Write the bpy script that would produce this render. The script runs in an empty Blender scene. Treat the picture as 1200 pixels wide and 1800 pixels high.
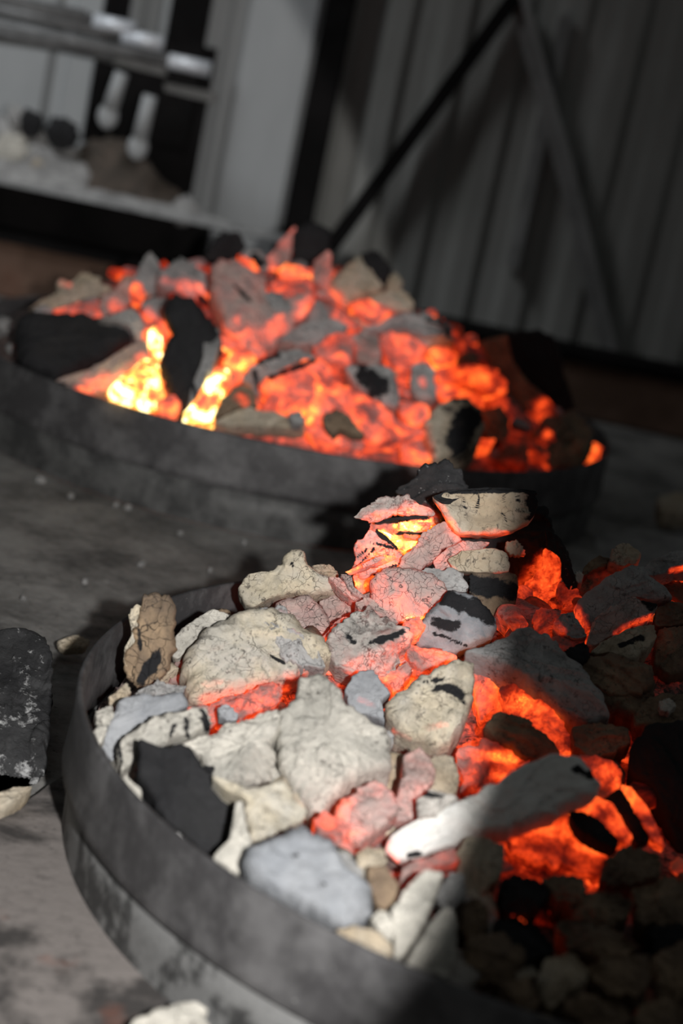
import bpy, bmesh, math, random
from mathutils import Vector, Matrix, noise
random.seed(7)
C = bpy.context.scene.collection
SC = bpy.context.scene

# ---------------------------------------------------------------- camera
F_PX = 3300.0
PITCH, ROLL = math.radians(14.3), math.radians(11.8)
CAM = Vector((0, 0, .42))
cp, sp, cr, sr = math.cos(PITCH), math.sin(PITCH), math.cos(ROLL), math.sin(ROLL)
FWD = Vector((0, cp, -sp))
_u0, _r0 = Vector((0, sp, cp)), Vector((1, 0, 0))
RIGHT = cr * _r0 + sr * _u0
UP = cr * _u0 - sr * _r0
cd = bpy.data.cameras.new('camera'); cam = bpy.data.objects.new('camera', cd); C.objects.link(cam)
M = Matrix((RIGHT, UP, -FWD)).transposed().to_4x4(); M.translation = CAM
cam.matrix_world = M
cd.sensor_fit = 'HORIZONTAL'; cd.sensor_width = 15.6; cd.lens = F_PX / 1200 * 15.6
cd.clip_start = .01; cd.clip_end = 50
cd.dof.use_dof = True; cd.dof.focus_distance = 1.10; cd.dof.aperture_fstop = 3.6
SC.camera = cam

# ---------------------------------------------------------------- light and exposure
W = bpy.data.worlds.new('world'); SC.world = W; W.use_nodes = True
W.node_tree.nodes['Background'].inputs[0].default_value = (.95, 1.0, 1.0, 1)
W.node_tree.nodes['Background'].inputs[1].default_value = .058
def look_rot(d): return d.to_track_quat('-Z', 'Y').to_euler()
def lamp(name, kind, loc, aim, power, color=(1, 1, 1), **kw):
    l = bpy.data.lights.new(name, kind); o = bpy.data.objects.new(name, l); C.objects.link(o)
    o.location = loc; o.rotation_euler = look_rot(Vector(aim) - Vector(loc)); l.energy = power; l.color = color
    for k, v in kw.items(): setattr(l, k, v)
    return o
FL = CAM + RIGHT * .10 + UP * .01
# flash beside the lens: a cone of light aimed to the left of the view
ax = FWD * F_PX + RIGHT * (-1500 + 0) + UP * (100)
lamp('camera_flash', 'SPOT', FL, FL + ax, 50, (1, .985, .96), spot_size=2 * math.atan(1505 / F_PX), spot_blend=.035, shadow_soft_size=.012)
# added fill light, high to the left, brightening the back wall
lamp('wall_fill_light', 'SPOT', (-1.5, 1.3, 2.0), (-.52, 2.6, .25), 95, (.93, .97, 1), spot_size=.62, spot_blend=.9, shadow_soft_size=.35)
SC.view_settings.view_transform = 'Standard'; SC.view_settings.look = 'None'
SC.view_settings.exposure = 0; SC.view_settings.gamma = 1

# ---------------------------------------------------------------- geometry of the view used for measuring
def ray(px, py):
    v = FWD * F_PX + RIGHT * (px - 600) - UP * (py - 900)
    return v.normalized()
def atY(px, py, Y):
    r = ray(px, py); return CAM + r * ((Y - CAM.y) / r.y)
def atZ(px, py, z):
    r = ray(px, py); return CAM + r * ((z - CAM.z) / r.z)
def to_px(p):
    d = p - CAM; k = d.dot(FWD)
    return 600 + F_PX * d.dot(RIGHT) / k, 900 - F_PX * d.dot(UP) / k

# ---------------------------------------------------------------- node helpers
class NT:
    def __init__(s, name):
        s.m = bpy.data.materials.new(name); s.m.use_nodes = True; s.t = s.m.node_tree
        s.t.nodes.clear(); s.out = s.t.nodes.new('ShaderNodeOutputMaterial')
        s.b = s.t.nodes.new('ShaderNodeBsdfPrincipled'); s.t.links.new(s.b.outputs[0], s.out.inputs[0])
    def n(s, kind, **kw):
        x = s.t.nodes.new('ShaderNode' + kind)
        for k, v in kw.items():
            if k.startswith('i_'): x.inputs[k[2:]].default_value = v
            else: setattr(x, k, v)
        return x
    def l(s, a, b): s.t.links.new(a, b)
    def math(s, op, a, b=None, clamp=False):
        x = s.n('Math', operation=op, use_clamp=clamp)
        for i, v in enumerate((a, b)):
            if v is None: continue
            if isinstance(v, (int, float)): x.inputs[i].default_value = v
            else: s.l(v, x.inputs[i])
        return x.outputs[0]
    def mr(s, v, a, b, c=0., d=1.):
        x = s.n('MapRange', clamp=True); s.l(v, x.inputs[0])
        for i, q in enumerate((a, b, c, d)): x.inputs[i + 1].default_value = q
        return x.outputs[0]
    def mix(s, f, a, b):
        x = s.n('MixRGB')
        for i, v in enumerate((f, a, b)):
            if isinstance(v, (int, float)): x.inputs[i].default_value = v
            elif isinstance(v, tuple): x.inputs[i].default_value = (*v, 1)
            else: s.l(v, x.inputs[i])
        return x.outputs[0]
    def noise(s, vec, scale, detail=4, rough=.55, dist=0):
        x = s.n('TexNoise'); s.l(vec, x.inputs['Vector']); x.inputs['Scale'].default_value = scale
        x.inputs['Detail'].default_value = detail; x.inputs['Roughness'].default_value = rough
        x.inputs['Distortion'].default_value = dist
        return x.outputs[0]
    def coords(s, scale=(1, 1, 1), rot=(0, 0, 0)):
        tc = s.n('TexCoord'); oi = s.n('ObjectInfo'); mp = s.n('Mapping')
        add = s.n('VectorMath', operation='ADD'); cmb = s.n('CombineXYZ')
        r = s.math('MULTIPLY', oi.outputs['Random'], 37.)
        s.l(r, cmb.inputs[0]); s.l(r, cmb.inputs[1])
        s.l(tc.outputs['Object'], add.inputs[0]); s.l(cmb.outputs[0], add.inputs[1])
        s.l(add.outputs[0], mp.inputs[0]); mp.inputs['Scale'].default_value = scale; mp.inputs['Rotation'].default_value = rot
        return mp.outputs[0]
    def bump(s, h, strength=.5, dist=.002, prev=None):
        x = s.n('Bump'); s.l(h, x.inputs['Height']); x.inputs['Strength'].default_value = strength; x.inputs['Distance'].default_value = dist
        if prev is not None: s.l(prev, x.inputs['Normal'])
        return x.outputs[0]

# temperature of a glowing coal -> the light it gives off
HEAT_STOPS = [(.0, (.25, .005, .001)), (.25, (.55, .018, .003)), (.42, (1, .065, .010)), (.6, (1, .125, .018)), (.78, (1, .34, .03)), (.92, (1, .66, .12)), (1., (1, .88, .42))]
def add_heat(nt, vec, gain=1.0, mask=None):
    at = nt.n('Attribute', attribute_name='glow')
    nz = nt.noise(vec, 62, 5, .62, .5)
    nz2 = nt.noise(vec, 420, 3, .6)
    h = nt.math('MULTIPLY', at.outputs['Fac'], nt.mr(nz, .36, .64, .48, 1.28))
    h = nt.math('MULTIPLY', h, nt.mr(nz2, .35, .65, .92, 1.06))
    if mask is not None: h = nt.math('MULTIPLY', h, nt.math('SUBTRACT', 1., nt.math('MULTIPLY', mask, .85)))
    ramp = nt.n('ValToRGB'); cr_ = ramp.color_ramp
    for i, (p, c) in enumerate(HEAT_STOPS):
        e = cr_.elements[i] if i < 2 else cr_.elements.new(p)
        e.position = p; e.color = (*c, 1)
    nt.l(nt.math('MULTIPLY', h, 1 / 1.25), ramp.inputs[0])
    st = nt.math('POWER', nt.math('MAXIMUM', nt.math('SUBTRACT', h, .12), 0.), 1.5)
    nt.l(ramp.outputs[0], nt.b.inputs['Emission Color'])
    nt.l(nt.math('MULTIPLY', st, 3.1 * gain), nt.b.inputs['Emission Strength'])
    return h

def coal_mat(name, A, B, dark=(.02, .02, .022), crack=1.0, fleck=.0, grain=(1, 1, 1), bump=.6, scale=1., dust=0., dscale=150):
    nt = NT(name); v = nt.coords(grain)
    big = nt.noise(v, 38 * scale, 5, .6, .3)
    col = nt.mix(nt.mr(big, .36, .64), A, B)
    fine = nt.noise(v, 260 * scale, 4, .65)
    col = nt.mix(nt.mr(fine, .3, .75, .28, 0), col, tuple(c * .45 for c in A))
    # checks across the grain
    wv = nt.n('VectorMath', operation='ADD'); nv = nt.n('TexNoise'); nt.l(v, nv.inputs['Vector']); nv.inputs['Scale'].default_value = 60
    sc_ = nt.n('VectorMath', operation='SCALE'); nt.l(nv.outputs['Color'], sc_.inputs[0]); sc_.inputs['Scale'].default_value = .03
    nt.l(v, wv.inputs[0]); nt.l(sc_.outputs[0], wv.inputs[1])
    vo = nt.n('TexVoronoi', feature='DISTANCE_TO_EDGE'); nt.l(wv.outputs[0], vo.inputs['Vector']); vo.inputs['Scale'].default_value = 150 * scale; vo.inputs['Randomness'].default_value = .8
    gate = nt.mr(nt.noise(v, 70, 3), .46 - .16 * max(0, crack - 1) * 3, .60 - .12 * max(0, crack - 1) * 3)
    ck = nt.math('MULTIPLY', nt.mr(vo.outputs['Distance'], .0, .034, 1, 0), gate)
    col = nt.mix(nt.math('MULTIPLY', ck, min(.9, .66 * crack), True), col, (.05, .042, .038))
    dirt = nt.math('MULTIPLY', nt.mr(nt.noise(v, 24 * scale, 6, .7, .6), .50, .66), .55)
    col = nt.mix(dirt, col, tuple(.30 * c + .02 for c in A))
    if fleck:
        fl = nt.mr(nt.noise(v, 330, 3, .7), .60 - .1 * fleck, .70 - .1 * fleck)
        fl = nt.math('MULTIPLY', fl, nt.mr(nt.noise(v, 60, 2), .4, .6))
        col = nt.mix(nt.math('MULTIPLY', fl, .8), col, (.07, .06, .055))
    # charred patches
    at = nt.n('Attribute', attribute_name='char')
    cm = nt.math('ADD', at.outputs['Fac'], nt.mr(nt.noise(v, 170, 6, .72, .5), .3, .7, -.42, .42))
    cmask = nt.mr(cm, .30, .74)
    col = nt.mix(cmask, col, dark)
    # ash scattered over charred black
    if dust:
        ds = nt.mr(nt.noise(v, dscale, 5, .7), .66 - .12 * dust, .74 - .1 * dust)
        col = nt.mix(ds, col, (.5, .5, .5))
    nt.l(col, nt.b.inputs['Base Color']); nt.b.inputs['Roughness'].default_value = .93
    nt.b.inputs['Specular IOR Level'].default_value = .2
    h = add_heat(nt, v, 1., nt.math('MAXIMUM', cmask, nt.math('MULTIPLY', ck, .5 * crack)))
    hgt = nt.math('ADD', nt.math('MULTIPLY', fine, .5), nt.math('MULTIPLY', ck, -.9 * crack))
    b1 = nt.bump(hgt, bump, .0016)
    b2 = nt.bump(nt.noise(v, 75 * scale, 8, .68), bump * .95, .0045, b1)
    nt.l(b2, nt.b.inputs['Normal'])
    return nt.m
K = {
 'cream': coal_mat('cream_ash', (.72, .63, .47), (.58, .55, .49), crack=1, fleck=.6),
 'white': coal_mat('white_ash', (.74, .70, .62), (.50, .48, .43), crack=.45, fleck=.5),
 'chalk': coal_mat('chalky_ash', (.95, .94, .90), (.85, .83, .78), crack=.3),
 'blue': coal_mat('blue_grey_ash', (.30, .315, .34), (.45, .46, .48), crack=.35, scale=.7),
 'grey': coal_mat('grey_ash', (.34, .335, .33), (.52, .51, .50), crack=.6, fleck=.5),
 'speck': coal_mat('speckled_ash', (.66, .62, .57), (.30, .28, .26), crack=1, fleck=1.),
 'pink': coal_mat('thin_rosy_ash', (.62, .47, .42), (.44, .37, .35), crack=1.25, scale=1.3),
 'tan': coal_mat('tan_ash', (.50, .40, .28), (.64, .57, .46), crack=.8, fleck=.3),
 'brown': coal_mat('brown_ash', (.36, .26, .17), (.15, .11, .085), crack=.7, fleck=.5),
 'bark': coal_mat('scorched_wood', (.42, .30, .19), (.13, .10, .085), crack=1.4, fleck=.6, scale=.8),
 'soil': coal_mat('burnt_brown_ash', (.14, .11, .09), (.07, .06, .05), crack=.2, fleck=.5),
 'black': coal_mat('black_char', (.022, .022, .024), (.034, .034, .036), crack=.3, bump=.5),
 'sooted': coal_mat('ash_strewn_char', (.03, .03, .032), (.07, .07, .072), crack=.3, dust=.9, dscale=75),
 'dusty': coal_mat('dusty_char', (.028, .028, .03), (.05, .05, .052), crack=.3, dust=.25, dscale=420),
 'ember': coal_mat('ember_crust', (.42, .31, .28), (.20, .15, .14), crack=.8),
}

def steel_mat(name, dark, light, lo, hi, scale, rough=.62, metal=.35, streak=(1, 1, 1), rust=0., specks=.6):
    nt = NT(name); v = nt.coords(streak)
    a = nt.noise(v, scale, 6, .62, .2); b = nt.noise(v, scale * 7, 4, .6)
    f = nt.math('ADD', nt.mr(a, lo, hi), nt.mr(b, .3, .7, -.22, .22))
    col = nt.mix(nt.math('MAXIMUM', f, 0., True), dark, light)
    if rust: col = nt.mix(nt.mr(nt.noise(v, scale * .6, 4), .55, .72, 0, rust), col, (.16, .055, .03))
    sp_ = nt.mr(nt.noise(v, 240, 3, .6), .70, .76); col = nt.mix(nt.math('MULTIPLY', sp_, specks), col, (.4, .4, .38))
    nt.l(col, nt.b.inputs['Base Color']); nt.b.inputs['Metallic'].default_value = metal; nt.b.inputs['Roughness'].default_value = rough
    nt.b.inputs['Specular IOR Level'].default_value = .5 if specks else .1
    nt.l(nt.bump(b, .25, .001), nt.b.inputs['Normal'])
    return nt.m
MT = {
 'rim': steel_mat('dark_scaled_steel', (.055, .053, .055), (.14, .137, .139), .43, .66, 26, metal=.1),
 'low': steel_mat('mottled_steel', (.05, .05, .05), (.20, .20, .198), .43, .52, 42, metal=.1, streak=(1, 1, .8)),
 'midlow': steel_mat('sooty_mottled_steel', (.045, .045, .045), (.12, .12, .118), .40, .62, 34, metal=.1),
 'grill': steel_mat('brushed_steel', (.30, .31, .32), (.48, .49, .5), .4, .6, 20, rough=.33, metal=.9),
 'bar': steel_mat('dull_bar_steel', (.12, .12, .12), (.22, .22, .22), .4, .6, 20, rough=.5, metal=.3),
 'tip': steel_mat('bar_end_highlight', (.72, .76, .82), (.88, .9, .94), .4, .6, 20, rough=.4, metal=.2, specks=.1),  # highlight of the bar ends put into the colour
 'wall': steel_mat('galvanised_sheet', (.20, .20, .185), (.34, .34, .325), .35, .65, 3.2, rough=.7, metal=.15, streak=(1, 1, .25)),
 'panel': steel_mat('pale_painted_sheet', (.36, .37, .375), (.43, .44, .445), .35, .65, 4, rough=.7, metal=.0, streak=(1, 1, .3)),
 'post': steel_mat('black_steel', (.006, .0055, .0055), (.011, .01, .01), .4, .6, 12, rough=.9, metal=.0, specks=0),
 'brace': steel_mat('dull_brace_steel', (.19, .19, .186), (.27, .27, .265), .4, .6, 10, rough=.7, metal=.1),
 'rust': steel_mat('rusty_steel', (.10, .055, .035), (.17, .10, .07), .4, .6, 9, rough=.85, metal=.0, rust=.6),
}
def ground_mat(name, dark, light, lo, hi, scale, red=0., specks=.5, bump=.4):
    nt = NT(name); tc = nt.n('TexCoord'); v = tc.outputs['Object']
    a = nt.noise(v, scale, 7, .62, .3); b = nt.noise(v, scale * 9, 5, .6)
    f = nt.math('ADD', nt.mr(a, lo, hi), nt.mr(b, .3, .7, -.25, .25))
    col = nt.mix(nt.math('MAXIMUM', f, 0., True), dark, light)
    pits = nt.mr(nt.noise(v, 170, 3, .7), .62, .70); col = nt.mix(nt.math('MULTIPLY', pits, .6), col, tuple(c * .5 for c in dark))
    if specks:
        s_ = nt.mr(nt.noise(v, 85, 2, .5), .70, .74); col = nt.mix(nt.math('MULTIPLY', s_, specks), col, (.42, .41, .4))
    if red: col = nt.mix(nt.mr(nt.noise(v, 26, 4), .60, .74, 0, red), col, (.30, .12, .08))
    nt.l(col, nt.b.inputs['Base Color']); nt.b.inputs['Roughness'].default_value = .95; nt.b.inputs['Specular IOR Level'].default_value = .2
    nt.l(nt.bump(b, bump, .002), nt.b.inputs['Normal'])
    return nt.m
MT['ground'] = ground_mat('sooty_ground', (.115, .112, .108), (.34, .33, .315), .34, .62, 12, specks=.6)
MT['slab'] = ground_mat('stained_concrete', (.065, .06, .058), (.25, .225, .212), .44, .54, 12, red=.5, specks=.15)

# ---------------------------------------------------------------- object helpers
def mesh_obj(name, verts, faces, mat, parent=None, smooth=True, attrs=None):
    me = bpy.data.meshes.new(name); me.from_pydata([tuple(v) for v in verts], [], faces); me.update()
    if smooth: me.polygons.foreach_set('use_smooth', [True] * len(me.polygons))
    for k, vals in (attrs or {}).items():
        a = me.attributes.new(k, 'FLOAT', 'POINT'); a.data.foreach_set('value', vals)
    me.materials.append(mat)
    o = bpy.data.objects.new(name, me); C.objects.link(o)
    if parent is not None: o.parent = parent
    return o
def tag(o, label=None, cat=None, group=None, kind=None):
    if label: o['label'] = label
    if cat: o['category'] = cat
    if group: o['group'] = group
    if kind: o['kind'] = kind
    return o
def empty(name, loc, label, cat, group=None, rz=0.):
    o = bpy.data.objects.new(name, None); C.objects.link(o); o.location = loc; o.rotation_euler = (0, 0, rz); o.empty_display_size = .02
    return tag(o, label, cat, group)
def bm_obj(name, bm, mat, parent=None, smooth=False):
    bmesh.ops.recalc_face_normals(bm, faces=bm.faces)
    me = bpy.data.meshes.new(name); bm.to_mesh(me); bm.free(); me.materials.append(mat)
    if smooth: me.polygons.foreach_set('use_smooth', [True] * len(me.polygons))
    o = bpy.data.objects.new(name, me); C.objects.link(o)
    if parent is not None: o.parent = parent
    return o
def box(bm, c, s, rot=None, bev=0.):
    r = bmesh.ops.create_cube(bm, size=1)['verts']
    m = Matrix.Translation(c) @ (rot.to_4x4() if rot else Matrix()) @ Matrix.Diagonal((*s, 1))
    bmesh.ops.transform(bm, matrix=m, verts=r)
    if bev: bmesh.ops.bevel(bm, geom=list({e for v in r for e in v.link_edges}), offset=bev, segments=2, affect='EDGES')
def tube(bm, p, q, r0, r1=None, seg=20):
    p, q = Vector(p), Vector(q); d = q - p
    res = bmesh.ops.create_cone(bm, cap_ends=True, segments=seg, radius1=r0, radius2=r0 if r1 is None else r1, depth=d.length)
    bmesh.ops.transform(bm, matrix=Matrix.Translation((p + q) / 2) @ d.to_track_quat('Z', 'Y').to_matrix().to_4x4(), verts=res['verts'])
def lathe(name, prof, mat, parent, seg=160, warp=0.):
    vs, fs = [], []
    n = len(prof)
    for i in range(seg):
        a = 2 * math.pi * i / seg
        for r, z in prof:
            w = 1 + warp * noise.noise(Vector((math.cos(a) * 1.7, math.sin(a) * 1.7, 3.)))
            vs.append((r * w * math.cos(a), r * w * math.sin(a), z))
    for i in range(seg):
        for j in range(n - 1):
            a, b = i * n + j, ((i + 1) % seg) * n + j
            fs.append((a, b, b + 1, a + 1))
    return mesh_obj(name, vs, fs, mat, parent)

# ---------------------------------------------------------------- ground, slab, wall
GZ = -.008
def grid_plane(name, x0, x1, y0, y1, z, mat, n=60, amp=.002):
    vs = [(x0 + (x1 - x0) * i / n, y0 + (y1 - y0) * j / n, z + amp * noise.noise(Vector((i * .37, j * .37, 0)))) for j in range(n + 1) for i in range(n + 1)]
    fs = [(j * (n + 1) + i, j * (n + 1) + i + 1, (j + 1) * (n + 1) + i + 1, (j + 1) * (n + 1) + i) for j in range(n) for i in range(n)]
    return mesh_obj(name, vs, fs, mat)
o = grid_plane('floor', -2.2, 2.2, .2, 2.75, GZ - .0015, MT['ground'], 120, .0012); tag(o, kind='structure')
# concrete slab under the near pan: its back edge runs from the left to behind the pan
e0, e1 = atZ(0, 1440, 0), atZ(118, 1358, 0)
d = (e1 - e0).normalized(); a0 = e0 - d * .5; a1 = e0 + d * .21
N_ = 46; top = []
for i in range(N_ + 1):
    p = a0.lerp(a1, i / N_); j = .0025 * noise.noise(Vector((i * .9, 0, 1)))
    top.append((p.x + j, p.y + j * 2, 0))
low = [(t[0], t[1], GZ) for t in top]
outline = top + [(.42, a1.y - .02, 0), (.42, .3, 0), (a0.x, .3, 0)]
bm = bmesh.new(); vt = [bm.verts.new(p) for p in outline]; f = bm.faces.new(vt)
ex = bmesh.ops.extrude_face_region(bm, geom=[f]); bmesh.ops.translate(bm, verts=[v for v in ex['geom'] if isinstance(v, bmesh.types.BMVert)], vec=(0, 0, -.0079))
o = bm_obj('concrete_slab', bm, MT['slab']); tag(o, 'stained grey concrete slab lying under the near pan at lower left', 'slab')

# corrugated back wall, Y = 2.6
YW = 2.60
xl = atY(560, 250, YW).x; xr = 1.15
n = int((xr - xl) / .004); vs, fs = [], []
for i in range(n + 1):
    x = xl + (xr - xl) * i / n
    ph = (x - xl) / .076 % 1.
    y = YW - .011 * min(1, max(0, (abs(ph - .5) * 2 - .34) / .28))
    for z in (.045, .35, .7, 1.1, 1.6): vs.append((x, y, z))
for i in range(n):
    for j in range(4): a = i * 5 + j; fs.append((a, a + 5, a + 6, a + 1))
o = mesh_obj('wall_back', vs, fs, MT['wall'], smooth=False); tag(o, kind='structure')
# pale sheets left of the dark post, with wider folds
xa = -1.3; vs, fs = [], []; n = 260
for i in range(n + 1):
    x = xa + (xl - .012 - xa) * i / n; ph = ((xl - x) / .115 + .32) % 1.
    y = YW - .012 * min(1, max(0, (abs(ph - .5) * 2 - .12) / .12))
    for z in (.045, .5, 1.6): vs.append((x, y, z))
for i in range(n):
    for j in range(2): a = i * 3 + j; fs.append((a, a + 3, a + 4, a + 1))
o = mesh_obj('wall_left', vs, fs, MT['panel'], smooth=False); tag(o, kind='structure')
bm = bmesh.new(); box(bm, (0, YW + .06, .75), (3.2, .02, 1.8)); o = bm_obj('wall_back_lining', bm, MT['post']); tag(o, kind='structure')
def post(px, py, w, label, y=YW - .035, dep=.03, z0=.0):
    p = atY(px, py, y)
    t = empty('steel_post', (p.x, y, z0), label, 'post')
    bm = bmesh.new(); box(bm, (0, 0, .8), (w, dep, 1.6 - z0 * 0), bev=.002); bm_obj('post_shaft', bm, MT['post'], t)
    bm = bmesh.new(); box(bm, (0, 0, .004), (w + .03, dep + .02, .008)); bm_obj('foot_plate', bm, MT['post'], t)
    return t
post(552, 250, .038, 'black steel post between the pale sheets and the corrugated wall', z0=-.006)
# shadow strip under the wall and rusty kerb in front
t = empty('rusty_kerb', (0, 2.425, GZ), 'long rusty brown steel kerb along the foot of the back wall', 'kerb')
bm = bmesh.new(); box(bm, (0, .01, .037), (2.6, .02, .072), bev=.002); bm_obj('kerb_face', bm, MT['rust'], t)
bm = bmesh.new(); box(bm, (0, .035, .079), (2.6, .09, .012), bev=.002); bm_obj('kerb_shadow_strip', bm, MT['post'], t)  # black strip painting the shadow gap above the kerb

def brace(name, pts, w, mat, label, y):
    bm = bmesh.new()
    P = [atY(px, py, y) for px, py in pts]
    c = sum(P, Vector()) / len(P)
    for a, b in zip(P, P[1:]):
        dd = b - a; L = dd.length; rot = Matrix.Rotation(-math.atan2(dd.x, dd.z), 3, 'Y') if 0 else dd.to_track_quat('Z', 'Y').to_matrix()
        box(bm, (a + b) / 2 - c, (w, w * .4, L + w * .5), rot)
        box(bm, (a + b) / 2 - c + rot @ Vector((w * .45, -w * .35, 0)), (w * .15, w * .8, L), rot)
    o = bm_obj(name, bm, mat); o.location = c; return tag(o, label, 'brace')
brace('diagonal_brace', [(905, -20), (560, 450)], .022, MT['post'], 'dark steel brace running diagonally down to the left across the wall', YW - .045)
brace('diagonal_brace', [(915, -20), (1010, 330), (1085, 650)], .024, MT['brace'], 'dull grey steel brace falling to the right across the corrugated wall', YW - .052)
brace('bright_rib_strip', [(1000, 30), (905, 470)], .016, MT['brace'], 'narrow pale strip added for brighter ribs, left of the grey brace on the wall', YW - .028)  # pale strip added where the ribs look brighter

# ---------------------------------------------------------------- old grill station, upper left
YG = 2.46
t = empty('grill_station', tuple(atY(150, 380, YG)), 'black grill station with steel bars and a heap of ash, upper left', 'grill')
t.location.z = GZ; T0 = t.location.copy()
def gp(px, py, y=YG): return atY(px, py, y) - T0
def gquad(name, pts, mat, y, thick):
    bm = bmesh.new(); v = [bm.verts.new(gp(px, py, y)) for px, py in pts]; f = bm.faces.new(v)
    ex = bmesh.ops.extrude_face_region(bm, geom=[f]); bmesh.ops.translate(bm, verts=[q for q in ex['geom'] if isinstance(q, bmesh.types.BMVert)], vec=(0, thick, 0))
    return bm_obj(name, bm, mat, t)
# body: front of the fire bed
pL, pR = gp(-260, 250, 2.44), gp(362, 395, 2.44)
bm = bmesh.new(); box(bm, ((pL.x + pR.x) / 2, pR.y + .045, (pR.z) / 2 + .004 + .04), (pR.x - pL.x, .075, pR.z - .088), bev=.003); bm_obj('fire_box', bm, MT['post'], t)
# back opening, dark behind the bars
a, b = gp(175, 200, YW - .045), gp(362, 200, YW - .045)
bm = bmesh.new(); box(bm, ((a.x + b.x) / 2, a.y, (pR.z + .20) / 1 - .1), (b.x - a.x, .01, .235)); bm_obj('back_plate', bm, MT['post'], t)
for k, (px, w) in enumerate(((205, .034), (335, .052))):  # black strips put in for the dark openings between the wall slats
    q = gp(px, 20, YW - .05); bm = bmesh.new(); box(bm, (q.x, q.y, q.z + .2), (w, .012, .75)); bm_obj('dark_gap_strip', bm, MT['post'], t)
# stacked grill bars, ends stepping down to the right
for (x0, y0), (x1, y1), r in (((-200, -15), (150, 30), .0085), ((-200, 10), (236, 52), .0085), ((-200, 35), (286, 78), .0085), ((-200, 62), (200, 100), .008), ((-200, 18), (368, 122), .0085)):
    yy = YG - .03
    e_ = gp(x1, y1, yy); L = gp(x0, y0, yy)
    bm = bmesh.new(); tube(bm, (L.x, L.y, e_.z), e_, r); bar_ = bm_obj('grill_bar', bm, MT['bar'], t, True)
    if x1 > 230:  # pale caps added to stand for the glint on the bar ends
        q_ = e_ + (Vector((L.x, L.y, e_.z)) - e_).normalized() * .052; bm = bmesh.new(); tube(bm, q_, e_ + Vector((.001, 0, 0)), r + .0012); tip_ = bm_obj('bar_highlight', bm, MT['tip'], bar_, True); tip_['label'] = 'bar end with the highlight in its colour'
gquad('bar_tray', [(-150, 40), (140, 75), (292, 118), (290, 134), (130, 95), (-150, 56)], MT['brace'], YG - .005, .02)
gquad('side_bracket', [(288, 146), (380, 164), (380, 182), (290, 160)], MT['brace'], YG - .01, .015)
# hanging scrapers
for (x0, y0), (x1, y1), lab in (((214, 128), (187, 212), 'a'), ((264, 168), (240, 268), 'b')):
    h = empty('hanging_scraper', tuple(atY(x0, y0, YG - .05)), 'small pale steel scraper hanging under the grill bars, ' + ('left one of two' if lab == 'a' else 'right one, lower'), 'scraper', None)
    o0 = h.location.copy(); q = atY(x1, y1, YG - .05) - o0
    bm = bmesh.new(); tube(bm, (0, 0, 0), q * .75, .009, .010); bm_obj('handle', bm, MT['panel'], h, True)
    bm = bmesh.new(); r_ = bmesh.ops.create_uvsphere(bm, u_segments=16, v_segments=10, radius=.0135)['verts']; bmesh.ops.transform(bm, matrix=Matrix.Translation(q * .9) @ Matrix.Diagonal((1, .5, 1.25, 1)), verts=r_); bm_obj('blade', bm, MT['panel'], h, True)

# ---------------------------------------------------------------- the two pans
NC, NR = Vector((.183, .945, 0)), .300
FC, FR_ = Vector((-.078, 1.863, GZ)), .327
def pan(loc, R, H, label, lowm='low'):
    t = empty('round_fire_pan', loc, label, 'fire pan')
    hz = H * .44
    lathe('lower_band', [(R - .004, .0), (R - .0035, hz * .5), (R - .0025, hz), (R - .0055, hz), (R - .0065, .001)], MT[lowm], t, warp=.004)
    lathe('rim_band', [(R - .003, hz - .002), (R + .0015, hz + .001), (R + .001, hz + .006), (R, H * .7), (R + .0005, H - .002), (R - .0008, H), (R - .003, H - .001), (R - .0035, H * .6), (R - .0035, hz - .002), (R - .003, hz - .002)], MT['rim'], t, warp=.004)
    lathe('base_plate', [(0.0001, .003), (R - .008, .003), (R - .008, .0005), (.0001, .0005)], MT['rim'], t, 64)
    return t
pan(tuple(NC), NR, .075, 'near round steel fire pan full of ash-covered charcoal')
pan(tuple(FC), FR_, .083, 'far round steel fire pan with glowing charcoal, behind the near one', 'midlow')

def z_near(x, y):
    g = lambda cx, cy, sx, sy: math.exp(-(((x - cx) / sx) ** 2 + ((y - cy) / sy) ** 2))
    return .050 + .055 * g(.15, 1.10, .13, .12) + .016 * g(.16, .93, .2, .15) + .045 * g(.27, 1.10, .10, .10) + .030 * g(0., 1.06, .09, .06)
def z_far(x, y):
    r = math.hypot(x - FC.x, y - FC.y) / FR_
    return .060 + .128 * max(0, 1 - r * r) ** 1.1
def hit(px, py, zf):
    c, R = (NC, NR) if zf is z_near else (FC, FR_)
    r = ray(px, py); s = .5; best = None
    while s < 3:
        p = CAM + r * s
        rr = math.hypot(p.x - c.x, p.y - c.y)
        gap = p.z - zf(p.x, p.y)
        if rr < R * .86 and (best is None or gap < best[0]): best = (gap, p.copy())
        if gap < 0:
            if rr > R * .90 and p.y > c.y and best: return best[1]
            return p
        s += .003
    return best[1] if best else CAM + r * 2

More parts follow.
